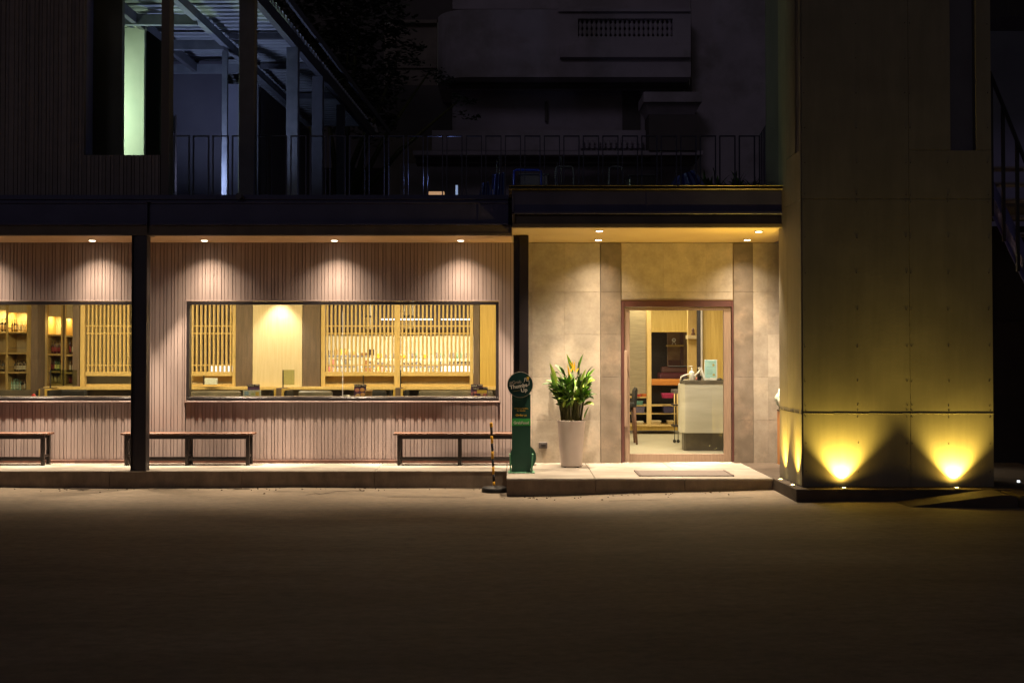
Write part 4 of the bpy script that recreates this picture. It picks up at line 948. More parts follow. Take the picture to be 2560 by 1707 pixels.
crate(1669, 1684, 1052, 1062, 21.8, (.58, .47, .26), 'beige carton at the bottom of the service shelf, right one')
crate(1590, 1608, 1054, 1062, 21.8, (.7, .64, .5), 'ivory folded cloth pile at the bottom of the shelf behind the chair', 'cloth_pile')
mb = MB(); bx(mb, 1581, 1600, 961, 985, 21.85, .06, .01); tag(mb.build('napkin_holder', M['white']), 'white upright napkin holder behind the chair', 'holder')
# bar chair
t = thing('chair', 'dark chair with brown legs at the left edge of the door glass', 'chair', (X(1583, 19.2), Yd(19.2), 0))
d = 19.2; y = Yd(d)
mb = MB(); mb.prism([(X(1583.5, d), Z(1018, d)), (X(1591, d), Z(1018, d)), (X(1594, d), Z(975, d)), (X(1592.5, d), Z(969, d)), (X(1587, d), Z(977, d))], 'y', y, y+.4); mb.build('backrest', M['leather'], t)
mb = MB(); mb.cbox(X(1545, d), X(1588, d), y-.01, y+.42, Z(1018, d), Z(1006, d), .02); mb.build('seat', M['leather'], t)
for dy in (0, .36):
    mb = MB(); mb.tube([(X(1586, d), y+dy+.02, Z(1018, d)), (X(1592, d), y+dy+.02, .0)], [.028, .02], 6); mb.build('leg', M['bench_top'], t)
    mb = MB(); mb.tube([(X(1550, d), y+dy+.02, Z(1018, d)), (X(1548, d), y+dy+.02, .0)], [.028, .02], 6); mb.build('leg', M['bench_top'], t)
# trolley
t = thing('trolley', 'small black wheeled trolley with yellow upright tubes by the counter', 'trolley', (X(1690, 19.6), Yd(19.6), 0))
d = 19.6; y = Yd(d)
for q in (1686, 1693):
    mb = MB(); mb.tube([(X(q, d), y, Z(1064, d)), (X(q, d), y, Z(976, d))], .012, 8); mb.build('upright', M['wood'], t)
mb = MB()
mb.cbox(X(1683, d), X(1700, d), y-.02, y+.3, Z(983, d), Z(974, d), .004); mb.build('top_tray', M['socket'], t)
mb = MB(); mb.cbox(X(1683, d), X(1700, d), y-.02, y+.3, Z(1014, d), Z(1010, d), .004); mb.build('middle_tray', M['black'], t)
mb = MB(); mb.cbox(X(1683, d), X(1700, d), y-.02, y+.3, Z(1067, d), Z(1062, d), .004); mb.build('bottom_tray', M['black'], t)
for q in (1686, 1695):
    mb = MB(); mb.prism([(X(q, d)+.03*math.cos(i*.524), .03+.03*math.sin(i*.524)) for i in range(12)], 'y', y, y+.02); mb.build('wheel', M['rubber'], t)
    mb = MB(); mb.box(X(q, d)-.006, X(q, d)+.006, y+.004, y+.016, .05, Z(1067, d)); mb.build('wheel_fork', M['black'], t)
# reception counter
t = thing('reception_counter', 'pale marble reception counter with dark top and kick base inside the door', 'counter', (X(1760, 18), Yd(18), 0))
d = 17.95; y = Yd(d)
def cpoly(o, a, b, c): return [(X(a, d), y+o), (X(b, d+.10), y+.10), (X(c, d+.34), y+.34), (X(c+5, d+.9), y+.9), (X(1850, d), y+.9), (X(1850, d), y+o)]
mb = MB(); mb.prism(cpoly(0, 1712, 1701, 1695), 'z', Z(1082, d), Z(960, d)); mb.build('body', M['marble'], t)
mb = MB(); mb.prism(cpoly(-.006, 1712, 1704, 1699), 'z', Z(960, d)+.001, Z(951, d)); mb.build('top', M['dkstone'], t)
mb = MB(); mb.prism(cpoly(.08, 1716, 1709, 1704), 'z', .001, Z(1082, d)-.001); mb.build('kick_base', M['dkstone'], t)
zt_ = Z(951, d)+.001; cxx = X(1697, d)
# things on the counter
x = X(1729, 18.1); yy = Yd(18.1)
t = thing('pump_bottle', 'white pump bottle of hand sanitiser on the counter', 'pump bottle', (x, yy, zt_))
mb = MB(); mb.lathe([(.04, zt_), (.044, zt_+.006), (.044, zt_+.13), (.038, zt_+.148), (.016, zt_+.155), (.016, zt_+.165)], x, yy, 16); mb.build('bottle', M['white'], t)
mb = MB(); mb.lathe([(.017, zt_+.166), (.017, zt_+.195), (.007, zt_+.2), (.007, zt_+.225), (.016, zt_+.228), (.016, zt_+.24)], x, yy, 10); mb.tube([(x, yy, zt_+.234), (x-.05, yy, zt_+.234), (x-.055, yy, zt_+.225)], .005, 6); mb.build('pump', M['white'], t)
x0 = X(1748, 18.1); t = thing('tablet_stand', 'white tablet on an A shaped stand beside the pump bottle', 'tablet', (x0, yy, zt_))
mb = MB(); x1 = X(1762, 18.1); mb.prism([(x0-.01, zt_+.215), (x0+.03, zt_+.215), (x1+.01, zt_), (x1-.02, zt_)], 'y', yy-.06, yy+.12); mb.build('tablet', M['white'], t)
mb = MB(); mb.tube([(x0+.02, yy+.02, zt_+.17), (x0-.02, yy+.02, zt_+.12), (x0-.06, yy+.02, zt_+.09), (x0-.075, yy+.02, zt_+.003)], .014, 8); mb.build('stay', M['white'], t)
mb = MB(); mb.cbox(x0-.02, x0+.045, yy+.03, yy+.1, zt_, zt_+.07, .006); tag(mb.build('card_reader', M['leather']), 'small black card reader between pump bottle and tablet', 'card reader')
mb = MB(); mb.cbox(X(1744, 18), X(1751, 18), Yd(18.2), Yd(18.2)+.06, zt_, zt_+.04, .01); tag(mb.build('sweet_bowl', mat('pink_dish', (.6, .2, .2), None, 20, .4)), 'small pink dish behind the pump bottle', 'dish')
x = X(1705, 18.0); mb = MB(); mb.tube([(x+.13, yy, zt_+.10), (x+.06, yy, zt_+.085), (x, yy, zt_+.055), (x-.02, yy, zt_-.02)], .010, 8)
t = tag(mb.build('plastic_basket', M['white']), 'white handled black basket hanging over the counter end', 'basket')
mb = MB(); mb.tube([(x+.13, yy+.01, zt_+.05), (x+.04, yy+.01, zt_+.03), (x+.005, yy+.01, zt_-.01), (x, yy+.01, zt_-.14)], .014, 8); mb.build('strap', M['leather'], t)
x0, x1 = X(1761, 18.4), X(1793, 18.4); y = Yd(18.4); t = thing('poster_stand', 'pale blue notice in a white frame standing on the counter', 'poster', ((x0+x1)/2, y, zt_))
mb = MB(); mb.cbox(x0, x1, y, y+.012, zt_, Z(899, 18.4), .002); mb.build('frame', M['white'], t)
mb = MB(); mb.box(x0+.006, x1-.016, y-.002, y-.0005, zt_+.03, Z(899, 18.4)-.006); mb.build('sheet', mat('pale_blue_sheet', (.32, .55, .56), (.40, .60, .52), 12, .5), t)
mb = MB(); 
for i, (a, b, c_) in enumerate(((.2, .9, .88), (.25, .8, .8), (.2, .85, .62), (.15, .6, .42), (.15, .7, .35), (.15, .65, .28), (.15, .6, .21))):
    w_ = x1-x0-.022; h_ = Z(899, 18.4)-zt_-.036; mb.box(x0+.006+w_*a, x0+.006+w_*b, y-.003, y-.002, zt_+.03+h_*c_, zt_+.03+h_*c_+.004)
mb.build('printed_lines', mat('olive_print', (.22, .32, .2), None, 5, .6), t)
for a, c_ in ((.75, .72), (.78, .18)):
    mb = MB(); mb.prism([(x0+.006+w_*a+.022*math.cos(i*.4189), zt_+.03+h_*c_+.022*math.sin(i*.4189)) for i in range(15)], 'y', y-.0036, y-.002); mb.build('printed_seal', mat('gold_print_%d' % (a*100), (.45, .38, .12), None, 5, .6), t)
mb = MB(); mb.cbox(X(1776, 18.05), X(1790, 18.05), Yd(18.05), Yd(18.05)+.04, zt_, zt_+.035, .002); tag(mb.build('name_cards', M['white']), 'small stack of white cards before the blue notice', 'cards')
bm = bmesh.new(); bmesh.ops.create_uvsphere(bm, u_segments=16, v_segments=8, radius=1)
for v in bm.verts: v.co = Vector((X(1799, 18.1)+v.co.x*.05, Yd(18.1)+v.co.y*.06, zt_+max(0, v.co.z)*.04))
mb = MB(); mb.smooth = True; mb.bm(bm); tag(mb.build('computer_mouse', M['leather']), 'black computer mouse at the right end of the counter', 'mouse')
# panelling right of the passage
mb = MB(); bx(mb, 1757, 1860, 600, 951, 19.6, .1); tag(mb.build('timber_wall', M['woodgold']), 'golden wood wall behind the blue notice', 'wall panel')
mb = MB(); bx(mb, 1744, 1751, 600, 951, 19.5, .1); tag(mb.build('black_post', M['black']), 'thin black post left of the golden wall', 'post')
mb = MB(); bx(mb, 1752, 1756.5, 600, 951, 19.5, .1); tag(mb.build('grey_post', M['spout']), 'thin pale grey post between black post and golden wall', 'post')
mb = MB(); bx(mb, 1720, 1743.5, 600, 951, 20.6, .1); tag(mb.build('timber_wall', M['wood']), 'narrow yellow wood wall with a bracket shelf, left of the black post', 'wall panel')
mb = MB(); bx(mb, 1720, 1742, 838, 847, 20.3, .28); t = tag(mb.build('bracket_shelf', M['woodwall']), 'small bracket shelf with an ornament on the narrow yellow wall', 'shelf')
mb = MB(); x = X(1733, 20.4); z = Z(838, 20.4)+.001; mb.lathe([(.03, z), (.04, z+.02), (.02, z+.06), (.03, z+.09), (.01, z+.13)], x, Yd(20.4), 10); tag(mb.build('ornament', M['bench_top']), 'small dark ornament on the bracket shelf', 'ornament')
# hall lamps
ceiling_lamp(X(1600, 19.2), Yd(18.2), 90, 'recessed lamp over the entrance hall, left', 'AREA', col=(1, .8, .5))
ceiling_lamp(X(1760, 17.4), Yd(17.2), 80, 'recessed lamp in front of the counter', 'AREA', col=(1, .88, .68))
ceiling_lamp(X(1680, 21.5), Yd(21.0), 90, 'recessed lamp over the service shelf', 'AREA', z=2.94)
ceiling_lamp(X(1590, 20), Yd(19.95), 90, 'lamp washing the striped wall', 'SPOT', 100, z=2.94)

# ================================================================== BENCHES on the walkway
def make_bench(x0, x1, lab):
    t = thing('bench', lab, 'bench', ((x0+x1)/2, -.2, 0), 'wooden benches along the slatted wall')
    yF, yB = -.355, -.125; zt_ = .468
    for i in range(2):
        a = yF-.02+i*.122; mb = MB(); mb.cbox(x0, x1, a, a+.116, zt_-.028, zt_, .004); mb.build('seat_board', M['bench_top'], t)
    for y in (yF, yB-.03):
        mb = MB(); mb.cbox(x0+.06, x1-.06, y+.003, y+.033, zt_-.085, zt_-.0285, .003); mb.build('apron', M['bench_leg'], t)
        mb = MB(); mb.cbox(x0+.09, x1-.09, y+.01, y+.03, .07, .105, .003); mb.build('stretcher', M['bench_leg'], t)
    xm = (x0+x1)/2
    for x in (x0+.055, xm-.025, x1-.105):
        for y in (yF, yB-.045):
            mb = MB(); mb.cbox(x, x+.05, y-.002, y+.045, 0, zt_-.029, .003); mb.build('leg', M['bench_leg'], t)
        mb = MB(); mb.cbox(x+.01, x+.04, yF+.045, yB-.047, .12, .15, .003); mb.build('cross_bar', M['bench_leg'], t)
    return t
bL = X(581*1.0884, 15.62)-X(277*1.0884, 15.62)
x0 = X(277*1.0884, 15.62)
b0 = make_bench(x0, x0+bL, 'long dark legged bench with reddish top, standing behind the first steel column')
for x, lab in ((X(903.5*1.0884, 15.62), 'long bench whose right end is hidden by the green sign'), (X(110*1.0884, 15.62)-bL, 'bench cut off by the left picture edge')):
    c = copy_tree(b0); c.location.x += x-x0; c['label'] = lab

# ================================================================== GREEN SIGN
sy = -1.32; d = sy+DIST
t = thing('sign_stand', 'dark green standing sign with a round head at the edge of the entrance step', 'sign', (X(1303, d), sy, .001))
D2 = 14.70
xa, xb = X(1279.5, D2), X(1326.5, D2); yb = Yd(D2)
mb = MB(); mb.cbox(xa, xb, yb, yb+.03, .012, Z(985, D2), .003); mb.build('board', M['signgreen'], t)
mb = MB(); mb.box(xa-.0005, xb+.0005, yb-.002, yb-.0003, Z(1064, D2), Z(1046, D2)); mb.build('green_band', M['signmid'], t)
cx_, cz, r = X(1300.5, D2-.03), Z(961.5, D2-.03), .176
def disc(mb, r, y0, y1, n=48, cx=cx_, cz=cz): return mb.prism([(cx+r*math.cos(6.28318*i/n), cz+r*math.sin(6.28318*i/n)) for i in range(n)], 'y', y0, y1)
mb = MB(); disc(mb, r, yb-.026, yb-.006); RD = mb.build('round_head', M['ink_tan'], t)
mb = MB(); disc(mb, r-.007, yb-.028, yb-.0255); mb.build('face', M['signdisc'], RD)
mb = MB(); a = .0; yy = yb-.0305; ro = math.radians(9)
text(mb, '#Grab', .062, cx_-.145, yy, cz+.002, ro*.8, sx=1.0)
mb.build('lettering', M['ink_tan'], RD)
mb = MB(); text(mb, 'Thumbs', .074, cx_-.138, yy, cz-.062, ro, sx=1.0, bold=.0012); text(mb, 'Up', .074, cx_+.012, yy, cz-.102, ro, sx=1.0, bold=.0012)
mb.build('lettering', M['ink_white'], RD)
mb = MB(); text(mb, 'rewards', .026, cx_-.10, yy, cz-.098, ro, sx=1.15); mb.build('lettering', mat('olive_lettering', (.28, .22, .05), None, 5, .6), RD)
# thumbs-up outline and fork
mb = MB(); q = lambda u, v: (cx_+u, yy, cz+v)
mb.tube([q(.050, .030), q(.062, .062), q(.058, .088), q(.072, .096), q(.082, .066), q(.086, .050)], .0028, 5)
mb.tube([q(.086, .050), q(.118, .056), q(.122, .042), q(.118, .034), q(.124, .024), q(.116, .014), q(.122, .004), q(.112, -.008), q(.092, -.010)], .0028, 5)
mb.build('thumb_symbol', M['ink_white'], RD)
mb = MB()
for u in (.090, .099, .108, .117): mb.tube([q(u, .104), q(u, .080)], .0024, 5)
mb.tube([q(.090, .081), q(.103, .066), q(.117, .081)], .004, 5); mb.tube([q(.103, .07), q(.103, .050)], .003, 5)
mb.build('fork_symbol', M['ink_yellow'], RD)
xm = (xa+xb)/2
mb = MB(); text(mb, 'curated by foodies,', .0245, xm, yb-.001, Z(1022, D2), 0, 'CENTER', 1.04, .0004); text(mb, 'for foodies', .0245, xm, yb-.001, Z(1027.5, D2), 0, 'CENTER', 1.04, .0004)
text(mb, 'Order at', .043, xm, yb-.001, Z(1040, D2), 0, 'CENTER', .95, .0006); mb.build('lettering', M['ink_yellow'], t)
mb = MB(); text(mb, 'GrabFood', .052, xm, yb-.003, Z(1059.5, D2), 0, 'CENTER', .97, .0012); mb.build('lettering', M['ink_white'], t)
mb = MB(); mb.cbox(X(1270, D2-.03), X(1337, D2-.03), yb-.07, yb+.16, .001, .013, .003); mb.build('base_plate', M['signlight'], t)
for s, (p0, p1) in ((-1, (1272.5, 1279.2)), (1, (1327, 1333.5))):
    mb = MB(); a, b = sorted([X(p0, D2), X(p1, D2)])
    if s < 0: mb.prism([(a+.004, Z(1135, D2)), (a+.020, Z(1135, D2)), (b, .014), (b-.024, .014)], 'y', yb-.045, yb+.12)
    else: mb.prism([(a, .014), (a+.022, .014), (b, Z(1135, D2)), (b-.018, Z(1135, D2))], 'y', yb-.045, yb+.12)
    mb.build('foot_fin', M['signlight'], t)
mb = MB(); disc(mb, .185, yb+.22, yb+.24, cx=X(1307, D2+.23), cz=.19); tag(mb.build('spare_disc', M['signgreen']), 'dark green round board leaning behind the foot of the green sign', 'round board')

# ================================================================== STRIPED POST
bx_, by_ = X(1236, 14.55), Yd(14.55); g0 = gz(bx_, by_)
t = thing('striped_post', 'leaning yellow and black striped post on a black rubber base in front of the step', 'post', (bx_, by_, g0))
mb = MB(); mb.lathe([(.168, g0-.01), (.172, g0+.02), (.168, g0+.055), (.155, g0+.068), (.05, g0+.072), (.04, g0+.085)], bx_, by_, 36); mb.build('base', M['rubber'], t)
L_ = Z(1056, 14.55)-g0-.07
def pp(q): return (bx_-.004-.040*q, by_, g0+.07+L_*q)
lens = [0, .085, .195, .315, .435, .555, .675, .795, .93]
for c0, nm, m in ((0, 'yellow_stripe', 'yellow'), (1, 'black_stripe', 'rubber')):
    for i in range(c0, len(lens)-1, 2):
        mb = MB(); mb.tube([pp(lens[i]), pp(lens[i+1])], .0175, 14); mb.build(nm, M[m], t)
mb = MB(); mb.tube([pp(.93), pp(.94), pp(.985), pp(1.0), pp(1.006)], [.0175, .022, .020, .014, .004], 14); mb.build('cap', M['yellow'], t)
mb = MB(); mb.tube([pp(-.02), pp(.02)], .024, 14); mb.build('socket_ring', M['rubber'], t)

# ================================================================== DOORMAT
mb = MB(); y0, y1 = Yd(14.27), Yd(14.88)
mb.cbox(X(1603, 14.27), X(1829, 14.27), y0, y1, .002, .016, .004)
dm = tag(mb.build('doormat', M['mat']), 'flat grey mauve doormat on the entrance step before the door', 'doormat')
mb = MB()
for a in (X(1597, 14.27), X(1829.5, 14.27)): mb.cbox(a, a+.028, y0-.003, y1+.003, .0015, .02, .004)
mb.build('rubber_edge', mat('mat_edge', (.16, .12, .11), None, 20, .7), dm)

# ================================================================== POTTED PLANT
pcx, pcy = X(1428, 15.45), -.52; pz = Z(1050, 15.5)
t = thing('potted_plant', 'leafy green plant with yellow flowers in a tall tapered pale pink pot', 'potted plant', (pcx, pcy, .012))
mb = MB(); mb.lathe([(.135, .014), (.148, .014), (.152, .03), (.199, pz-.012), (.204, pz), (.186, pz), (.184, pz-.03)], pcx, pcy, 40, sq=.35); PT = mb.build('pot', M['pot'], t)
for a, b in ((-.09, -.09), (.09, -.09), (-.09, .09), (.09, .09)):
    mb = MB(); mb.lathe([(.016, .001), (.018, .014)], pcx+a, pcy+b, 8); mb.build('foot', M['rubber'], PT)
mb = MB(); random.seed(31)
for i in range(150):
    a = random.uniform(0, 6.283); rr = .17*math.sqrt(random.random()); b2 = bmesh.new(); bmesh.ops.create_icosphere(b2, subdivisions=1, radius=1)
    s0 = random.uniform(.010, .022)
    for v in b2.verts: v.co = Vector((pcx+rr*math.cos(a)+v.co.x*s0, pcy+rr*math.sin(a)+v.co.y*s0*.8, pz-.012+random.uniform(0, .002)+v.co.z*s0*.7))
    mb.bm(b2)
tag(mb.build('pebbles', M['pebble'], t), kind='stuff')
mb = MB(); mb.lathe([(.182, pz-.03), (.182, pz-.018)], pcx, pcy, 30, sq=.35); mb.build('soil', M['dkwood'], t)
def leaf(mb, base, az, el, L, Wd, curl=.5, twist=0., n=8):
    "lance leaf with folded midrib"
    dirn = Vector((math.cos(az)*math.cos(el), math.sin(az)*math.cos(el), math.sin(el))); side = dirn.cross(Vector((0, 0, 1))).normalized()
    side = (Matrix.Rotation(twist, 3, dirn) @ side); p = Vector(base); rows = []
    for i in range(n+1):
        q = i/n; wd = Wd*math.sin(math.pi*min(1, q*.93+.07))**.75*(1-.35*q); wd = 0.0008 if i == n else wd
        nrm = side.cross(dirn).normalized(); rows.append((p-side*wd+nrm*wd*.35, p.copy(), p+side*wd+nrm*wd*.35))
        p = p+dirn*(L/n); dirn = (dirn+Vector((0, 0, -curl/n*(.3+q*1.4)))).normalized(); side = (side-dirn*side.dot(dirn)).normalized()
    vs = [v for r_ in rows for v in r_]; fs = []
    for i in range(n): fs += [(3*i, 3*i+1, 3*i+4, 3*i+3), (3*i+1, 3*i+2, 3*i+5, 3*i+4)]
    mb.add(vs, fs)
random.seed(12)
lv = {'leaf': MB(), 'leaflt': MB(), 'leafdk': MB()}; st = MB(); fl = MB()
for k in lv.values(): k.smooth = True
for i in range(64):
    a = random.uniform(0, 6.283); rr = .15*math.sqrt(random.random()); bx0, by0 = pcx+rr*math.cos(a), pcy+rr*math.sin(a)
    h = random.uniform(.34, .62)*(1.15-rr*1.6); lean = .38+rr*1.7
    top = Vector((bx0+math.cos(a)*h*lean*.32, by0+math.sin(a)*h*lean*.25, pz+h)); mid = Vector((bx0, by0, pz))*.5+top*.5-Vector((math.cos(a), math.sin(a), 0))*.01
    st.tube([(bx0, by0, pz-.02), mid, top], [.009, .007, .004], 6)
    for j in range(random.choice([3, 3, 4])):
        q = random.uniform(.45, 1); bp = Vector((bx0, by0, pz))*(1-q)+top*q
        az = a+random.uniform(-1.3, 1.3); k = random.choices(['leaf', 'leaflt', 'leafdk'], [5, 2.2, 3.5])[0]
        leaf(lv[k], bp, az, random.uniform(.5, 1.35), random.uniform(.15, .26), random.uniform(.026, .046), random.uniform(.4, 1.8), random.uniform(-.8, .8))
# the tall leaves that make the outline
for (p0, q0), (p1, q1), wd, k in (((1392, 960), (1371, 911), .036, 'leaflt'), ((1390, 975), (1373, 935), .030, 'leaf'), ((1432, 930), (1414, 888), .028, 'leaf'), ((1445, 925), (1461, 887), .030, 'leaf'),
        ((1468, 945), (1488, 923), .026, 'leaf'), ((1450, 965), (1468, 925), .034, 'leaflt'), ((1395, 975), (1376, 962), .018, 'leafdk'), ((1398, 1000), (1379, 993), .02, 'leafdk'), ((1462, 985), (1484, 998), .022, 'leafdk'),
        ((1400, 1012), (1389, 1010), .018, 'leafdk'), ((1462, 1000), (1480, 975), .036, 'leaf'), ((1460, 1045), (1474, 1018), .02, 'leaf'), ((1410, 960), (1395, 945), .03, 'leafdk'), ((1455, 980), (1472, 966), .02, 'leaf'), ((1448, 940), (1446, 905), .028, 'leafdk'),
        ((1408, 985), (1404, 955), .032, 'leaf'), ((1430, 1000), (1441, 960), .03, 'leafdk'), ((1428, 965), (1418, 930), .022, 'leafdk')):
    b0_, e0 = W(p0, q0, 15.4), W(p1, q1, 15.35); dv = e0-b0_; L0 = dv.length
    leaf(lv[k], b0_, math.atan2(dv.y, dv.x), math.asin(dv.z/L0)+.12, L0*1.04, wd*1.0, .35, 1.1)
for p0, q0 in ((1392, 960), (1432, 930), (1445, 925), (1468, 945), (1450, 960), (1430, 915)):
    e0 = W(p0, q0, 15.4); st.tube([(pcx+(e0.x-pcx)*.3, pcy, pz-.02), (pcx+(e0.x-pcx)*.6, pcy, pz+(e0.z-pz)*.5), e0], [.009, .007, .004], 6)
for p0, q0, p1, q1 in ((1434, 925, 1424, 905), (1436, 928, 1437, 904), (1424, 940, 1419, 912), (1440, 930, 1446, 921), (1428, 946, 1422, 938), (1442, 1005, 1452, 1002), (1433, 920, 1430, 903), (1426, 930, 1432, 918)):
    b0_, e0 = W(p0, q0, 15.3), W(p1, q1, 15.3); dv = e0-b0_; fl.smooth = True; leaf(fl, b0_, math.atan2(dv.y, dv.x), math.asin(dv.z/dv.length), dv.length*1.1, .014, .1, 1.2, 5)
tag(st.build('stems', M['stem'], t), kind='stuff')
for k, v in lv.items(): tag(v.build('leaves', M[k], t), kind='stuff')
tag(fl.build('flowers', M['flower'], t), kind='stuff')

# ================================================================== UPPER FLOOR, left: slatted wall with an opening
DU = 15.1; YU = Yd(DU)
UB = thing('upper_building', 'dark slatted upper storey with a tall opening showing a brightly lit pale pilaster', 'building', (-8, YU, TER))
ox0, ox1, oz = X(211, DU, 380), X(401, DU, 380), Z(388.5, DU); ub, ut = Z(496, DU), 8.2
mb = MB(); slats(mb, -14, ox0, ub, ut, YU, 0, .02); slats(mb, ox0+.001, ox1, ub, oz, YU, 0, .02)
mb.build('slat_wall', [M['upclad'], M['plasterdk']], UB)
mb = MB(); mb.cbox(X(403.5, DU, 380), X(424, DU, 380), YU-.03, YU+.16, ub, ut, .004); mb.build('corner_post', M['plasterdk'], UB)
mb = MB(); mb.box(ox0-.03, ox0-.003, YU+.051, YU+.30, oz, ut); mb.box(ox0-.03, ox1, YU+.051, YU+.2, oz-.04, oz-.004); mb.build('opening_reveal', mat('bluish_reveal', (.16, .15, .28), None, 3, .7), UB)
mb = MB(); mb.cbox(X(424, 15.14)-.0, X(424, 15.14)+.01, YU+.16, YU+.2, ub, ut, .002); 
mb = MB(); mb.box(-9, X(308, 15.6, 200), Yd(15.55), Yd(15.65), TER+.01, ut); mb.build('inner_partition', mat('olive_partition', (.13, .135, .10), (.09, .095, .075), 1, .9), UB)
mb = MB(); mb.box(-14, -9, Yd(15.2), Yd(15.3), TER, ut); mb.build('core', M['plasterdk'], UB)
# bright pilaster
DP = 16.75
mb = MB(); mb.cbox(X(303, DP, 220), X(362, DP, 220), Yd(DP), Yd(DP)+.06, TER+.005, Z(69, DP), .012)
random.seed(4)
for i in range(26):
    x = random.uniform(X(305, DP), X(359, DP)); z = Z(random.uniform(62, 74), DP); s_ = random.uniform(.01, .035)
    mb.cbox(x-s_, x+s_, Yd(DP)-.002, Yd(DP)+.05, z-s_*.6, z+s_*.6, .006)
tag(mb.build('pilaster', M['bright']), 'pale greenish white rendered pilaster lit brightly inside the upper opening', 'pilaster')
mb = MB(); d = 16.84; mb.prism([(X(350, d), TER), (X(410, d), TER), (X(410, d), Z(112, d)), (X(368, d), Z(80, d)), (X(350, d), Z(70, d))], 'y', Yd(d), Yd(d)+.1)
tag(mb.build('dark_wall', mat('charcoal_wall', (.012, .011, .013), None, 3, .9, spec=.1)), 'dark narrow wall right of the bright pilaster in the upper opening', 'wall')
mb = MB(); mb.box(-8.9, X(303, DP)-.005, Yd(16.8), Yd(16.9), TER, 6.6); mb.build('inner_screen_wall', M['plasterdk'], UB)  # unseen wall added to keep the tube light off the shelter columns
t = thing('tube_lamp', 'cool white tube lamp hidden behind the dark partition, lighting the pale pilaster', 'tube lamp', (-7.2, Yd(16.3), 4.9))
mb = MB(); mb.tube([(-7.2, Yd(16.3), 4.35), (-7.2, Yd(16.3), 5.55)], .02, 8); mb.build('tube', M['coldtube'], t)
mb = MB(); mb.cbox(-7.28, -7.24, Yd(16.22), Yd(16.34), 4.3, 5.6, .004); mb.build('fitting', M['white'], t)
l = lamp('SPOT', 'tube_glow', (-7.15, Yd(16.28), 5.25), 230, (.74, 1, .66), t, .15, 150, .6, (X(330, DP), Yd(DP), 5.0))
# ================================================================== steel shelter roof running away from the camera
RS = thing('steel_shelter', 'steel framed lean-to with a corrugated sheet roof running back along the terrace', 'shelter', (-4.5, 1.5, TER))
ZR = 6.7
def lx(d): return -3.745+.0407*(d-15.2)       # line of the outer columns
def colm(px_, d, wpx, lab=None, top=ZR, z0=TER):
    x = X(px_, d, 500); w_ = wpx*d/2699
    mb = MB(); mb.cbox(x-w_/2, x+w_/2, Yd(d), Yd(d)+w_*.8, z0, top, .004); mb.cbox(x-w_/2-.02, x+w_/2+.02, Yd(d)-.02, Yd(d)+w_*.8+.02, z0, z0+.015, .002)
    return mb.build('column', M['steel'] if lab != 'dark' else M['steeldk'], RS)
colm(615, 15.25, 39, 'dark'); colm(729, 17.83, 29); colm(792, 19.7, 27, 'dark'); colm(850, 22.0, 20, 'dark')
colm(560, 17.86, 13.5); colm(640, 20.3, 10); 
mb = MB()
def beam(p0, p1, w_, h_, z=ZR):
    a, b = Vector(p0), Vector(p1); dr = (b-a).normalized(); s_ = Vector((-dr.y, dr.x, 0))*w_/2
    mb = MB(); q = [a-s_, a+s_, b+s_, b-s_]; vs = [(v.x, v.y, z-h_) for v in q]+[(v.x, v.y, z) for v in q]
    mb.add(vs, [(0, 3, 2, 1), (4, 5, 6, 7), (0, 1, 5, 4), (1, 2, 6, 5), (2, 3, 7, 6), (3, 0, 4, 7)]); return mb
beam((lx(14.4)+.02, Yd(14.4), 0), (lx(25.5)+.02, Yd(25.5), 0), .10, .20, ZR+.2).build('edge_beam', M['steeldk'], RS)
beam((lx(14.4)+.35, Yd(14.4), 0), (lx(26.0)+.35, Yd(26.0), 0), .04, .12, ZR+.30).build('eaves_gutter', M['steeldk'], RS)
xi = lambda d: X(560, 17.86)+.0407*(d-17.86)
beam((xi(15.2), Yd(15.2), 0), (xi(22), Yd(22), 0), .10, .14, ZR+.14).build('inner_beam', M['steel'], RS)
xj_ = lambda d: X(345, 16.65)+.03*(d-16.65)
beam((xj_(15.9), Yd(15.9), 0), (xj_(19.4), Yd(19.4), 0), .08, .16, ZR+.12).build('inner_beam', M['steeldk'], RS)
for d_ in (16.45, 17.8, 19.3):
    beam((xj_(d_)-.6, Yd(d_), 0), (xi(d_), Yd(d_), 0), .07, .16, ZR+.10).build('cross_beam', M['steel'], RS)
for d_ in (17.83, 19.7, 22.0):
    beam((xi(d_)+.06, Yd(d_)+.05, 0), (lx(d_)-.04, Yd(d_)+.05, 0), .06, .10, ZR+.24).build('cross_beam', M['steeldk'], RS)
mb = MB()   # corrugated sheet: flutes cross the terrace
prof = []; y = Yd(14.3); i = 0
while y < Yd(25.5):
    prof += [(y, 0), (y+.10, 0), (y+.115, .075), (y+.185, .075)]; y += .2
z0 = ZR+.27
vs = [(-8.5, yy_, z0+h_+.04*0) for yy_, h_ in prof]+[(lx(yy_+16)+.03, yy_, z0+h_) for yy_, h_ in prof]
n = len(prof); mb.add(vs, [(i, i+1, n+i+1, n+i) for i in range(n-1)]); mb.build('corrugated_roof', M['sheet'], RS)
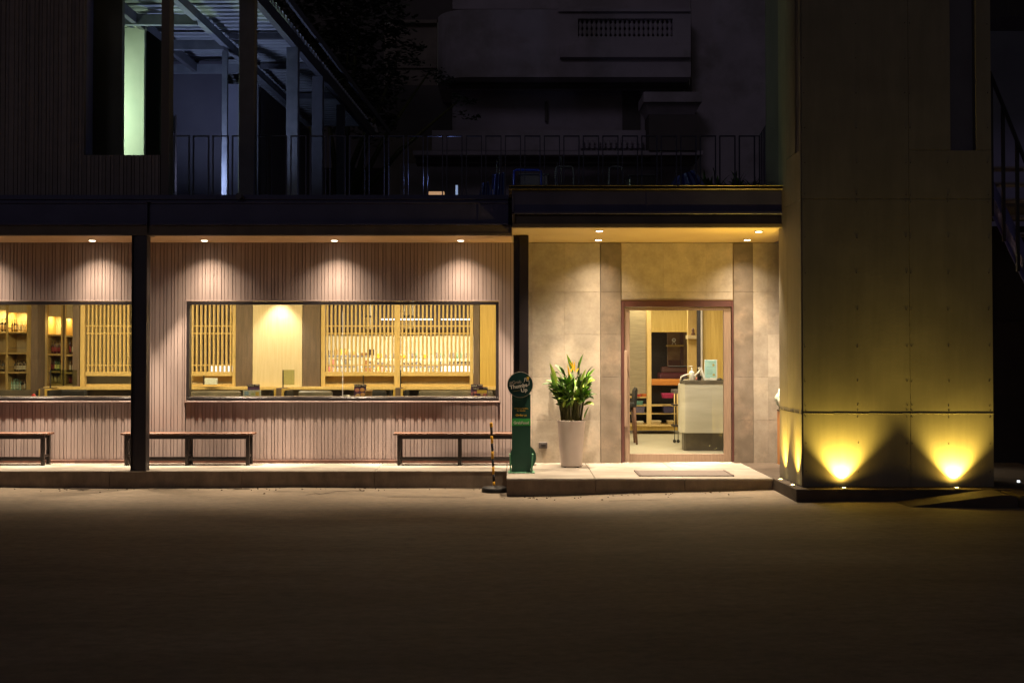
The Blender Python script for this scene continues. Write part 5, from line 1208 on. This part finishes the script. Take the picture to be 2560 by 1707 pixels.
# walls behind the shelter
mb = MB(); mb.box(-8.5, X(551, 19.6), Yd(19.6), Yd(19.7), TER, ZR+.25); t = tag(mb.build('back_wall', mat('dark_purple_wall', (.13, .12, .15), (.10, .09, .12), 1, .9)), 'dark plain wall at the back of the steel shelter', 'wall')
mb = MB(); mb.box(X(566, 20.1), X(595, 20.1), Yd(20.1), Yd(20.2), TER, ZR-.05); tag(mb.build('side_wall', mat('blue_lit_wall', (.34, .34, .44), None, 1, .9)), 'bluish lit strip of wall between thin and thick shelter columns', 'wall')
mb = MB(); mb.add([(X(640, 20.4)+.05, Yd(20.5), TER), (X(772, 24.5), Yd(24.5), TER), (X(772, 24.5), Yd(24.5), ZR), (X(640, 20.4)+.05, Yd(20.5), ZR),
     (X(640, 20.4)-.05, Yd(20.6), TER), (X(772, 24.5)-.1, Yd(24.6), TER), (X(772, 24.5)-.1, Yd(24.6), ZR), (X(640, 20.4)-.05, Yd(20.6), ZR)], [(0, 1, 2, 3), (7, 6, 5, 4), (0, 3, 7, 4), (1, 5, 6, 2), (3, 2, 6, 7), (0, 4, 5, 1)])
tag(mb.build('flank_wall', mat('grey_flank_wall', (.17, .16, .17), None, 1, .9)), 'dark grey wall running back under the shelter roof', 'wall')
# lit door slit beside the slatted building
t = thing('lit_doorway', 'narrow pale blue doorway with painted glow beside the slatted upper wall', 'doorway', (X(427, 17.5), Yd(17.5), TER))
mb = MB(); bx(mb, 419, 433, 365, 480, 17.5, .04); mb.build('leaf', emis('door_leaf_glow', (.48, .66, .8), .45), t)  # emission stands in for lamp light falling on the door leaf
mb = MB(); bx(mb, 419, 433, 292, 330, 17.5, .04); mb.build('upper_pane', mat('blue_grey_door', (.25, .28, .38), None, 4, .6), t)
mb = MB(); bx(mb, 418, 434, 331, 335, 17.45, .05); bx(mb, 418, 434, 361, 364.5, 17.45, .05); bx(mb, 433.5, 436.5, 286, 520, 17.45, .06); bx(mb, 418, 433, 452, 455, 17.45, .05); mb.build('frame', M['black'], t)
t = thing('floodlight', 'small cool floodlight standing on the terrace floor behind the parapet', 'floodlight', (-4.98, Yd(17.2), 3.83))
mb = MB(); mb.cbox(-5.07, -4.89, Yd(17.2), Yd(17.32), 3.825, 3.93, .008); mb.build('housing', M['black'], t)
mb = MB(); mb.cbox(-5.05, -4.91, Yd(17.21), Yd(17.31), 3.931, 3.94, .004); mb.build('lens', emis('cool_lens', (.7, .8, 1), 3), t)
lamp('SPOT', 'flood_beam', (-4.98, Yd(17.25), 3.97), 150, (.50, .62, 1), t, .05, 140, .8, (-4.9, Yd(17.9), 6.9))
t = thing('parasol_top', 'pale tilted sheet hanging at the far end of the shelter gutter', 'sheet', W(925, 310, 26.0))
mb = MB(); pts = [W(a, b, 26.0) for a, b in ((898, 280), (915, 284), (932, 298), (943, 318), (946, 334), (930, 322), (912, 306))]
mb.prism([(p.x, p.z) for p in pts][::-1], 'y', Yd(26.0), Yd(26.0)+.05); mb.build('sheet', mat('pale_cloth', (.40, .33, .28), None, 9, .8), t)
# ================================================================== RAILING
RL = thing('terrace_railing', 'row of tall flat steel hoops guarding the dark upper terrace', 'railing', (-1, -.2, TER))
dR = 15.8; yR = Yd(dR); zt = Z(339.5, dR); hw = X(1320.2, dR)-X(1280, dR); wv = .0135
def hoop_mesh(first=[None]):
    if first[0] is None:
        mb = MB(); mb.box(0, wv, yR-.022, yR+.022, TER-.1, zt-wv); mb.box(hw-wv, hw, yR-.022, yR+.022, TER-.1, zt-wv); mb.box(0, hw, yR-.022, yR+.022, zt-wv, zt)
        first[0] = mb.build('hoop', M['rail'], RL); first[0].location = (0, 0, 0); return first[0]
    o = first[0].copy(); COL.objects.link(o); o.parent = RL; return o
x = X(431, dR); pitch = X(1328.9, dR)-X(1280, dR)
while x < X(1868, dR):
    o = hoop_mesh(); o.location.x = x; x += pitch
mb = MB(); mb.box(X(431, dR), X(1905, dR), yR-.018, yR+.018, TER+.03, TER+.05); mb.build('foot_rail', M['rail'], RL)
mb = MB(); xe = X(1901, dR)
mb.tube([(xe-.2, yR, zt-.006), (xe, yR, zt-.006), (X(1917, 15.05), Yd(15.05), zt-.006)], .008, 4)
for q in (0, .35, .7, 1):
    d_ = dR+(15.05-dR)*q; xx = xe+(X(1917, 15.05)-xe)*q; mb.box(xx-.008, xx+.008, Yd(d_)-.018, Yd(d_)+.018, TER-.1, zt)
mb.build('return_panel', M['rail'], RL)
mb = MB(); mb.lathe([(.05, Z(494, 14.85)), (.05, Z(484, 14.85))], X(596, 14.85), Yd(14.85), 16)
mb = MB(); p = W(596, 490, 14.83); mb.prism([(p.x+.042*math.cos(i*.3927), p.z+.042*math.sin(i*.3927)) for i in range(16)], 'y', p.y, p.y+.12)
tag(mb.build('pipe_end', M['black']), 'round black pipe end poking out at the foot of the thick dark column', 'pipe')
# ================================================================== TERRACE CLUTTER (dark)
def fabric(pts, d, lab, stripes=True, name='striped_parasol'):
    t = thing(name, lab, 'parasol', W(pts[0][0], pts[0][1], d))
    P3 = [W(a, b, d) for a, b in pts]; mb = MB(); n = 9
    # pts: left-bottom, left-top, right-top, right-bottom ; wavy hanging cloth with stripes as separate folds
    A0, B0, C0, D0 = P3; a_ = MB(); b_ = MB()
    for i in range(n):
        q0, q1 = i/n, (i+1)/n; tgt = a_ if i % 2 else b_
        bl, tl, br, tr = A0.lerp(D0, q0), B0.lerp(C0, q0), A0.lerp(D0, q1), B0.lerp(C0, q1)
        w_ = .03*math.sin(i*2.1); o0, o1 = Vector((0, w_, 0)), Vector((0, .03*math.sin((i+1)*2.1), 0)); th = Vector((0, .012, 0))
        tgt.add([bl+o0, br+o1, tr+o1, tl+o0, bl+o0+th, br+o1+th, tr+o1+th, tl+o0+th], [(0, 1, 2, 3), (7, 6, 5, 4), (0, 3, 7, 4), (1, 5, 6, 2), (3, 2, 6, 7), (0, 4, 5, 1)])
    a_.build('blue_stripes', M_blue, t); b_.build('pale_stripes', M_lblue, t)
    return t
M_blue = mat('navy_cloth', (.02, .025, .22), None, 9, .8); M_lblue = mat('light_blue_cloth', (.16, .22, .5), None, 9, .8)
fabric(((1672, 470), (1688, 443), (1735, 424), (1768, 470)), 16.6, 'blue and pale striped cloth slumped on the terrace right of the dark box')
fabric(((1195, 500), (1205, 458), (1222, 455), (1230, 500)), 16.5, 'small striped folded parasol leaning behind the terrace railing')
fabric(((1226, 500), (1232, 436), (1262, 432), (1260, 500)), 16.8, 'tall blue striped folded parasol behind the terrace railing')
def chair(px0, px1, pt, pb, d, lab, m):
    t = thing('terrace_chair', lab, 'chair', W((px0+px1)/2, pb, d), 'chairs stored on the terrace'); t.location.z = TER
    x0, x1 = X(px0, d), X(px1, d); y = Yd(d)
    def tb(nm, pts, r=.014): mb = MB(); mb.tube(pts, r, 6); mb.build(nm, m, t)
    tb('back_frame', [(x0, y+.4, TER+.42), (x0+.01, y+.46, Z(pt+3, d)), (x0+.05, y+.47, Z(pt, d)), (x1-.05, y+.47, Z(pt, d)), (x1-.01, y+.46, Z(pt+3, d)), (x1, y+.4, TER+.42)], .02)
    mb = MB(); mb.cbox(x0, x1, y, y+.44, TER+.40, TER+.43, .008); mb.build('seat', m, t)
    for xx in (x0+.02, x1-.02):
        for yy in (y+.02, y+.42): tb('leg', [(xx, yy, TER+.40), (xx, yy, TER)])
    return t
blue_m = mat('blue_plastic', (.02, .05, .4), None, 9, .4)
chair(1284, 1356, 413, 470, 17.5, 'blue framed chair back showing above the canopy, middle of the terrace', blue_m)
chair(1392, 1440, 405, 470, 17.9, 'thin metal chair right of the blue one on the terrace', M['steeldk'])
chair(1530, 1566, 405, 470, 17.2, 'dark metal chair left of the black box on the terrace', M['steeldk'])
t = thing('terrace_table', 'dark table with white cloth sides behind the blue chair on the terrace', 'table', (X(1335, 18.5), Yd(18.5), TER))
mb = MB(); mb.cbox(X(1300, 18.5), X(1370, 18.5), Yd(18.5), Yd(18.5)+.6, TER+.02, Z(434, 18.5)-.03, .01); mb.build('cloth', M['plasterdk'], t)
mb = MB(); mb.cbox(X(1296, 18.5), X(1374, 18.5), Yd(18.5)-.03, Yd(18.5)+.63, Z(434, 18.5)-.029, Z(434, 18.5), .01); mb.build('tabletop', M['steeldk'], t)
t = thing('equipment_box', 'black box with a lid standing on the terrace left of the striped cloth', 'box', (X(1607, 16.8), Yd(16.8), TER))
mb = MB(); bx(mb, 1575, 1640, 440, 520, 16.8, .5, .01); mb.build('body', M['black'], t); mb = MB(); bx(mb, 1573, 1642, 437, 439.6, 16.78, .54, .006); mb.build('lid', M['steeldk'], t)
random.seed(8)
def tplant(pc, w_, pt, d, lab, n=34):
    t = thing('terrace_plant', lab, 'plant', (X(pc, d), Yd(d), TER), 'pot plants on the terrace'); x = X(pc, d); y = Yd(d)
    mb = MB(); mb.lathe([(.12, TER+.001), (.16, TER+.24), (.18, TER+.26), (.15, TER+.25)], x, y, 14); mb.build('pot', M['plasterdk'], t)
    mb = MB(); mb.smooth = True
    H = Z(pt, d)-TER-.2
    for i in range(n): leaf(mb, (x+random.uniform(-.1, .1), y+random.uniform(-.1, .1), TER+.22), random.uniform(0, 6.28), random.uniform(.3, 1.4), H*random.uniform(.6, 1.05), .03, random.uniform(.2, 1.5))
    tag(mb.build('leaves', M['leafdk'], t), kind='stuff'); return t
tplant(1778, 30, 424, 16.7, 'dark leafy plant at the right end of the striped cloth'); tplant(1842, 40, 428, 16.6, 'dark spiky plant left of the railing corner', 40); tplant(1878, 30, 436, 16.4, 'low dark plant in the railing corner beside the tower')
mb = MB(); mb.tube([W(1788, 463, 16.5), W(1786, 430, 16.5), W(1783, 420, 16.5)], .010, 5); tag(mb.build('garden_stake', M['black']), 'thin dark stake standing among the terrace plants', 'stake')
mb = MB(); bx(mb, 1071, 1110, 479, 492, 19, .1); tag(mb.build('lit_window', emis('orange_window', (1, .55, .22), .45)), 'small orange lit window low behind the terrace railing', 'window')
mb = MB(); bx(mb, 1138.5, 1144, 463, 492, 18, .05); tag(mb.build('lit_strip', emis('blue_white_strip', (.45, .6, .9), .4)), 'small bluish white strip of light behind the terrace railing', 'lit strip')
mb = MB(); bx(mb, 1230.5, 1233.5, 474, 492, 16.2, .03); tag(mb.build('white_bottle', mat('pale_bottle', (.5, .5, .6), None, 5, .4)), 'small pale bottle at the foot of the tall striped parasol', 'bottle')
t = COL.objects['lit_strip']; lamp('POINT', 'terrace_fill', (-1.05, Yd(17.0), 4.35), 5, (.25, .35, 1), t, .05)  # small blue lamp added to brighten the things on the terrace
for q, h0 in ((1244, 400), (1250, 388), (1395, 405), (1405, 392)):
    mb = MB(); mb.tube([W(q, 500, 17.0), W(q-2, h0, 17.0)], .008, 5); tag(mb.build('folded_pole', M['steeldk']), 'thin dark pole on the terrace at the ' + {1244: 'left of the pair by the tall parasol', 1250: 'right of the pair by the tall parasol', 1395: 'left of the pair by the thin chair', 1405: 'right of the pair by the thin chair'}[q], 'pole', 'poles on the terrace')
# ================================================================== BACKGROUND BUILDING
DB = 30.0
BB = thing('rear_building', 'large pale plastered building with rounded balcony corner and ornamental grilles, unlit in the night', 'building', (X(1500, DB), Yd(DB), 0))
def bb(nm, m, *boxes, lab=None):
    mb = MB()
    for p0, p1, t0, t1, d, dep in boxes: mb.box(X(p0, d, 200), X(p1, d, 200), Yd(d), Yd(d)+dep, Z(t1, d), Z(t0, d))
    return mb.build(nm, M[m], BB, label=lab)
# rounded upper volume
mb = MB(); d = 29.0; x0, x1 = X(1089, d, 100), X(1727, d, 100); rr = .9; pts = [(x1, Yd(d)), (x1, Yd(d)+3), (x0, Yd(d)+3)]
for i in range(9): a = math.pi+math.pi/2*i/8; pts.append((x0+rr+rr*math.cos(a), Yd(d)+rr+rr*math.sin(a)))
gx0, gx1, gz0, gz1 = X(1445, d, 80), X(1682, d, 80), Z(107, d), Z(47, d)
pts2 = [p for p in pts if p[1] <= Yd(d)+3]
mb.prism(pts2, 'z', Z(193, d), gz0-.001); mb.prism([(min(p[0], gx0), p[1]) for p in pts2 if True], 'z', gz0, gz1)
mb.box(gx1, x1, Yd(d), Yd(d)+3, gz0, gz1); mb.prism(pts2, 'z', gz1+.001, Z(24, d))
mb.build('balcony_volume', M['plaster'], BB)
mb = MB(); mb.box(gx0, gx1, Yd(d)+.5, Yd(d)+.6, gz0, gz1); mb.build('grille_backing', M['plasterdk'], BB)
def baluster(x, z0, z1, y):
    h = z1-z0; mb = MB(); mb.lathe([(.05, z0), (.05, z0+h*.06), (.03, z0+h*.12), (.085, z0+h*.3), (.035, z0+h*.5), (.085, z0+h*.7), (.03, z0+h*.88), (.05, z0+h*.94), (.05, z1)], x, y, 8); return mb
b_ = None
for k, (za, zb_, yy, xa_, xb_, n) in enumerate(((gz0+.18, gz1, Yd(d)+.15, gx0, gx1, 20), (Z(372, 29.3), Z(352, 29.3), Yd(29.28), X(1448, 29.3), X(1610, 29.3), 12))):
    for i in range(n):
        xx = xa_+(xb_-xa_)*(i+.5)/n
        if i == 0: b_ = baluster(0, za, zb_, yy).build('baluster', M['plaster'], BB); x_0 = b_.location.x; o = b_
        else: o = b_.copy(); COL.objects.link(o); o.parent = BB
        o.location.x = xx
mb = MB(); mb.box(gx0, gx1, Yd(d)+.02, Yd(d)+.3, gz0, gz0+.17); mb.build('grille_sill', M['plaster'], BB)
bb('ledge', 'plaster', (1400, 1727, 114, 143, 28.8, .19)); bb('cornice', 'plaster', (1396, 1727, 22, 29, 28.9, .09))
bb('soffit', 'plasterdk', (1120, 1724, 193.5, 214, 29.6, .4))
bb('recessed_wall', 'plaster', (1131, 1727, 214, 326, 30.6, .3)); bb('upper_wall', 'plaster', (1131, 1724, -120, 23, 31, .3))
bb('parapet', 'plaster', (1080, 1620, 326, 376, 29.4, .2)); bb('parapet_ledge', 'plaster', (1032, 1757, 377, 387.5, 28.8, .5))
bb('under_soffit', 'plasterdk', (1040, 1735, 388, 409, 29.2, .5)); bb('lower_wall', 'plaster', (1000, 2100, 409, 620, 30.5, .3))
bb('window_shutter', 'plasterdk', (1556, 1600, 216, 326, 30.55, .04)); bb('drain_pipe', 'plasterdk', (1362, 1368, 254, 303, 30.45, .1))
bb('tall_wall', 'plaster', (1729, 2150, -150, 620, 29.9, .3))
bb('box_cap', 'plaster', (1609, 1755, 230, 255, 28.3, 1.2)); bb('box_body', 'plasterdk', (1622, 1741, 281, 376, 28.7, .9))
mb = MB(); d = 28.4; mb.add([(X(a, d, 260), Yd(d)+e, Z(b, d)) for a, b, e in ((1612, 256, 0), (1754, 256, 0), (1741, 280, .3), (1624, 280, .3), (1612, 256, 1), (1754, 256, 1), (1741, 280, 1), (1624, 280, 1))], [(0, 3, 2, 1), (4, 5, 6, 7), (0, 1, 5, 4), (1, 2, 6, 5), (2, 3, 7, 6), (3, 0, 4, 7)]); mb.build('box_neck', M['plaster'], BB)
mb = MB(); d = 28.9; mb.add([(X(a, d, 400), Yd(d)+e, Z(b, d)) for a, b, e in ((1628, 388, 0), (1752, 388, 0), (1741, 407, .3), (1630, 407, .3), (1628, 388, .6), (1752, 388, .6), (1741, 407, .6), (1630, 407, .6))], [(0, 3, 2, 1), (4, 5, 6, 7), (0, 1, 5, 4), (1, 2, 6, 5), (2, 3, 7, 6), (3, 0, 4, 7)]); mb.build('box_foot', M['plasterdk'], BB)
SB = thing('side_house', 'brownish plastered house with cornices half hidden by the dark tree', 'house', (X(1030, 32), Yd(32), 0))
def sb(nm, m, *boxes):
    mb = MB()
    for p0, p1, t0, t1, d, dep in boxes: mb.box(X(p0, d, 200), X(p1, d, 200), Yd(d), Yd(d)+dep, Z(t1, d), Z(t0, d))
    return mb.build(nm, mt_house if m else M['plasterdk'], SB)
mt_house = mat('brown_plaster', (.30, .25, .21), (.24, .20, .17), 1.2, .9, c3=(.2, .17, .14), s3=.8)
sb('wall', 1, (960, 1092, 60, 214, 32, .3)); sb('cornice', 1, (1000, 1092, 50, 58, 31.8, .3)); sb('string_course', 1, (970, 1092, 166, 170, 31.9, .1)); sb('dark_storey', 0, (700, 1130, 214, 420, 32, .3)); sb('lower_wall', 1, (970, 1090, 343, 620, 31.5, .3)); sb('roof_void', 0, (600, 1130, -150, 50, 33, .3), (600, 960, 50, 214, 33, .3)); 
mb = MB(); mb.box(X(480, 34), X(975, 34), Yd(34), Yd(34)+.3, -.2, Z(214, 34)); tag(mb.build('garden_wall', M['plasterdk']), 'near black wall behind the tree', 'wall')
# ================================================================== TREE
TR = thing('tree', 'large dark leafy tree between the shelter and the pale building', 'tree', (X(850, 26.5), Yd(26.5), 0))
mb = MB(); xx = X(850, 26.5); yy = Yd(26.5)
mb.tube([(xx, yy, -.1), (xx+.1, yy, 2), (xx-.1, yy+.1, 4), (xx+.1, yy, 6.5)], [.32, .26, .22, .14], 10); mb.build('trunk', M['stem'], TR)
random.seed(77); limbs = []
for a, b in ((700, 60), (900, 40), (1000, 130), (1080, 170), (1150, 250), (800, 200), (960, 260), (870, 120)):
    e = W(a, b, 26.3+random.uniform(-.8, .8)); s0 = Vector((xx, yy, 3.6+random.uniform(0, 2)))
    mb = MB(); mb.tube([s0, s0.lerp(e, .5)+Vector((0, 0, .25)), e], [.10, .06, .015], 6); mb.build('limb', M['stem'], TR)
mb = MB()
def clump(c, r, n, sz=.07, flat=.6):
    for i in range(n):
        v = Vector((random.gauss(0, 1), random.gauss(0, 1), random.gauss(0, flat))).normalized()*r*random.random()**.4
        p = c+v; a, b = random.uniform(0, 6.28), random.uniform(-.5, .5); u = Vector((math.cos(a), math.sin(a), b)).normalized(); w_ = u.cross(Vector((random.uniform(-1, 1), random.uniform(-1, 1), 1))).normalized()*.38
        s_ = sz*random.uniform(.7, 1.4); mb.add([p-u*s_, p+w_*s_, p+u*s_, p-w_*s_], [(0, 1, 2, 3)])
for i in range(150):
    a = random.uniform(640, 990); b = random.uniform(-60, 330)
    if b > 40 + (a-640)*1.15+40 and a < 900: continue
    if a > 960 and b > 240: continue
    clump(W(a, b, 26.3+random.uniform(-1.5, 1.6)), random.uniform(.35, .75), 60, .10)
for a, b, r, n in ((985, 60, .35, 50), (1000, 110, .38, 60), (1030, 118, .3, 50), (1050, 120, .18, 26), (1010, 140, .4, 80), (1035, 155, .26, 50), (995, 75, .3, 40), (1080, 180, .25, 46), (1100, 190, .2, 30), (1120, 196, .18, 24), (1105, 205, .2, 26),
                (1150, 248, .2, 30), (1175, 254, .17, 22), (1190, 250, .1, 12), (1150, 286, .18, 26), (1178, 296, .16, 20), (1192, 290, .1, 10), (1000, 208, .22, 30), (1140, 240, .12, 14), (975, 30, .4, 60), (960, 180, .5, 70), (950, 220, .5, 70), (990, 205, .3, 30)):
    clump(W(a, b, 25.2), r, n, .065, .35)
tag(mb.build('crown', mat('night_foliage', (.075, .085, .05), (.045, .055, .035), 2, .7), TR), kind='stuff')

for o in S.objects:
    if o.parent is None and o.get('category') and not o.get('kind'): o['kind'] = 'thing'
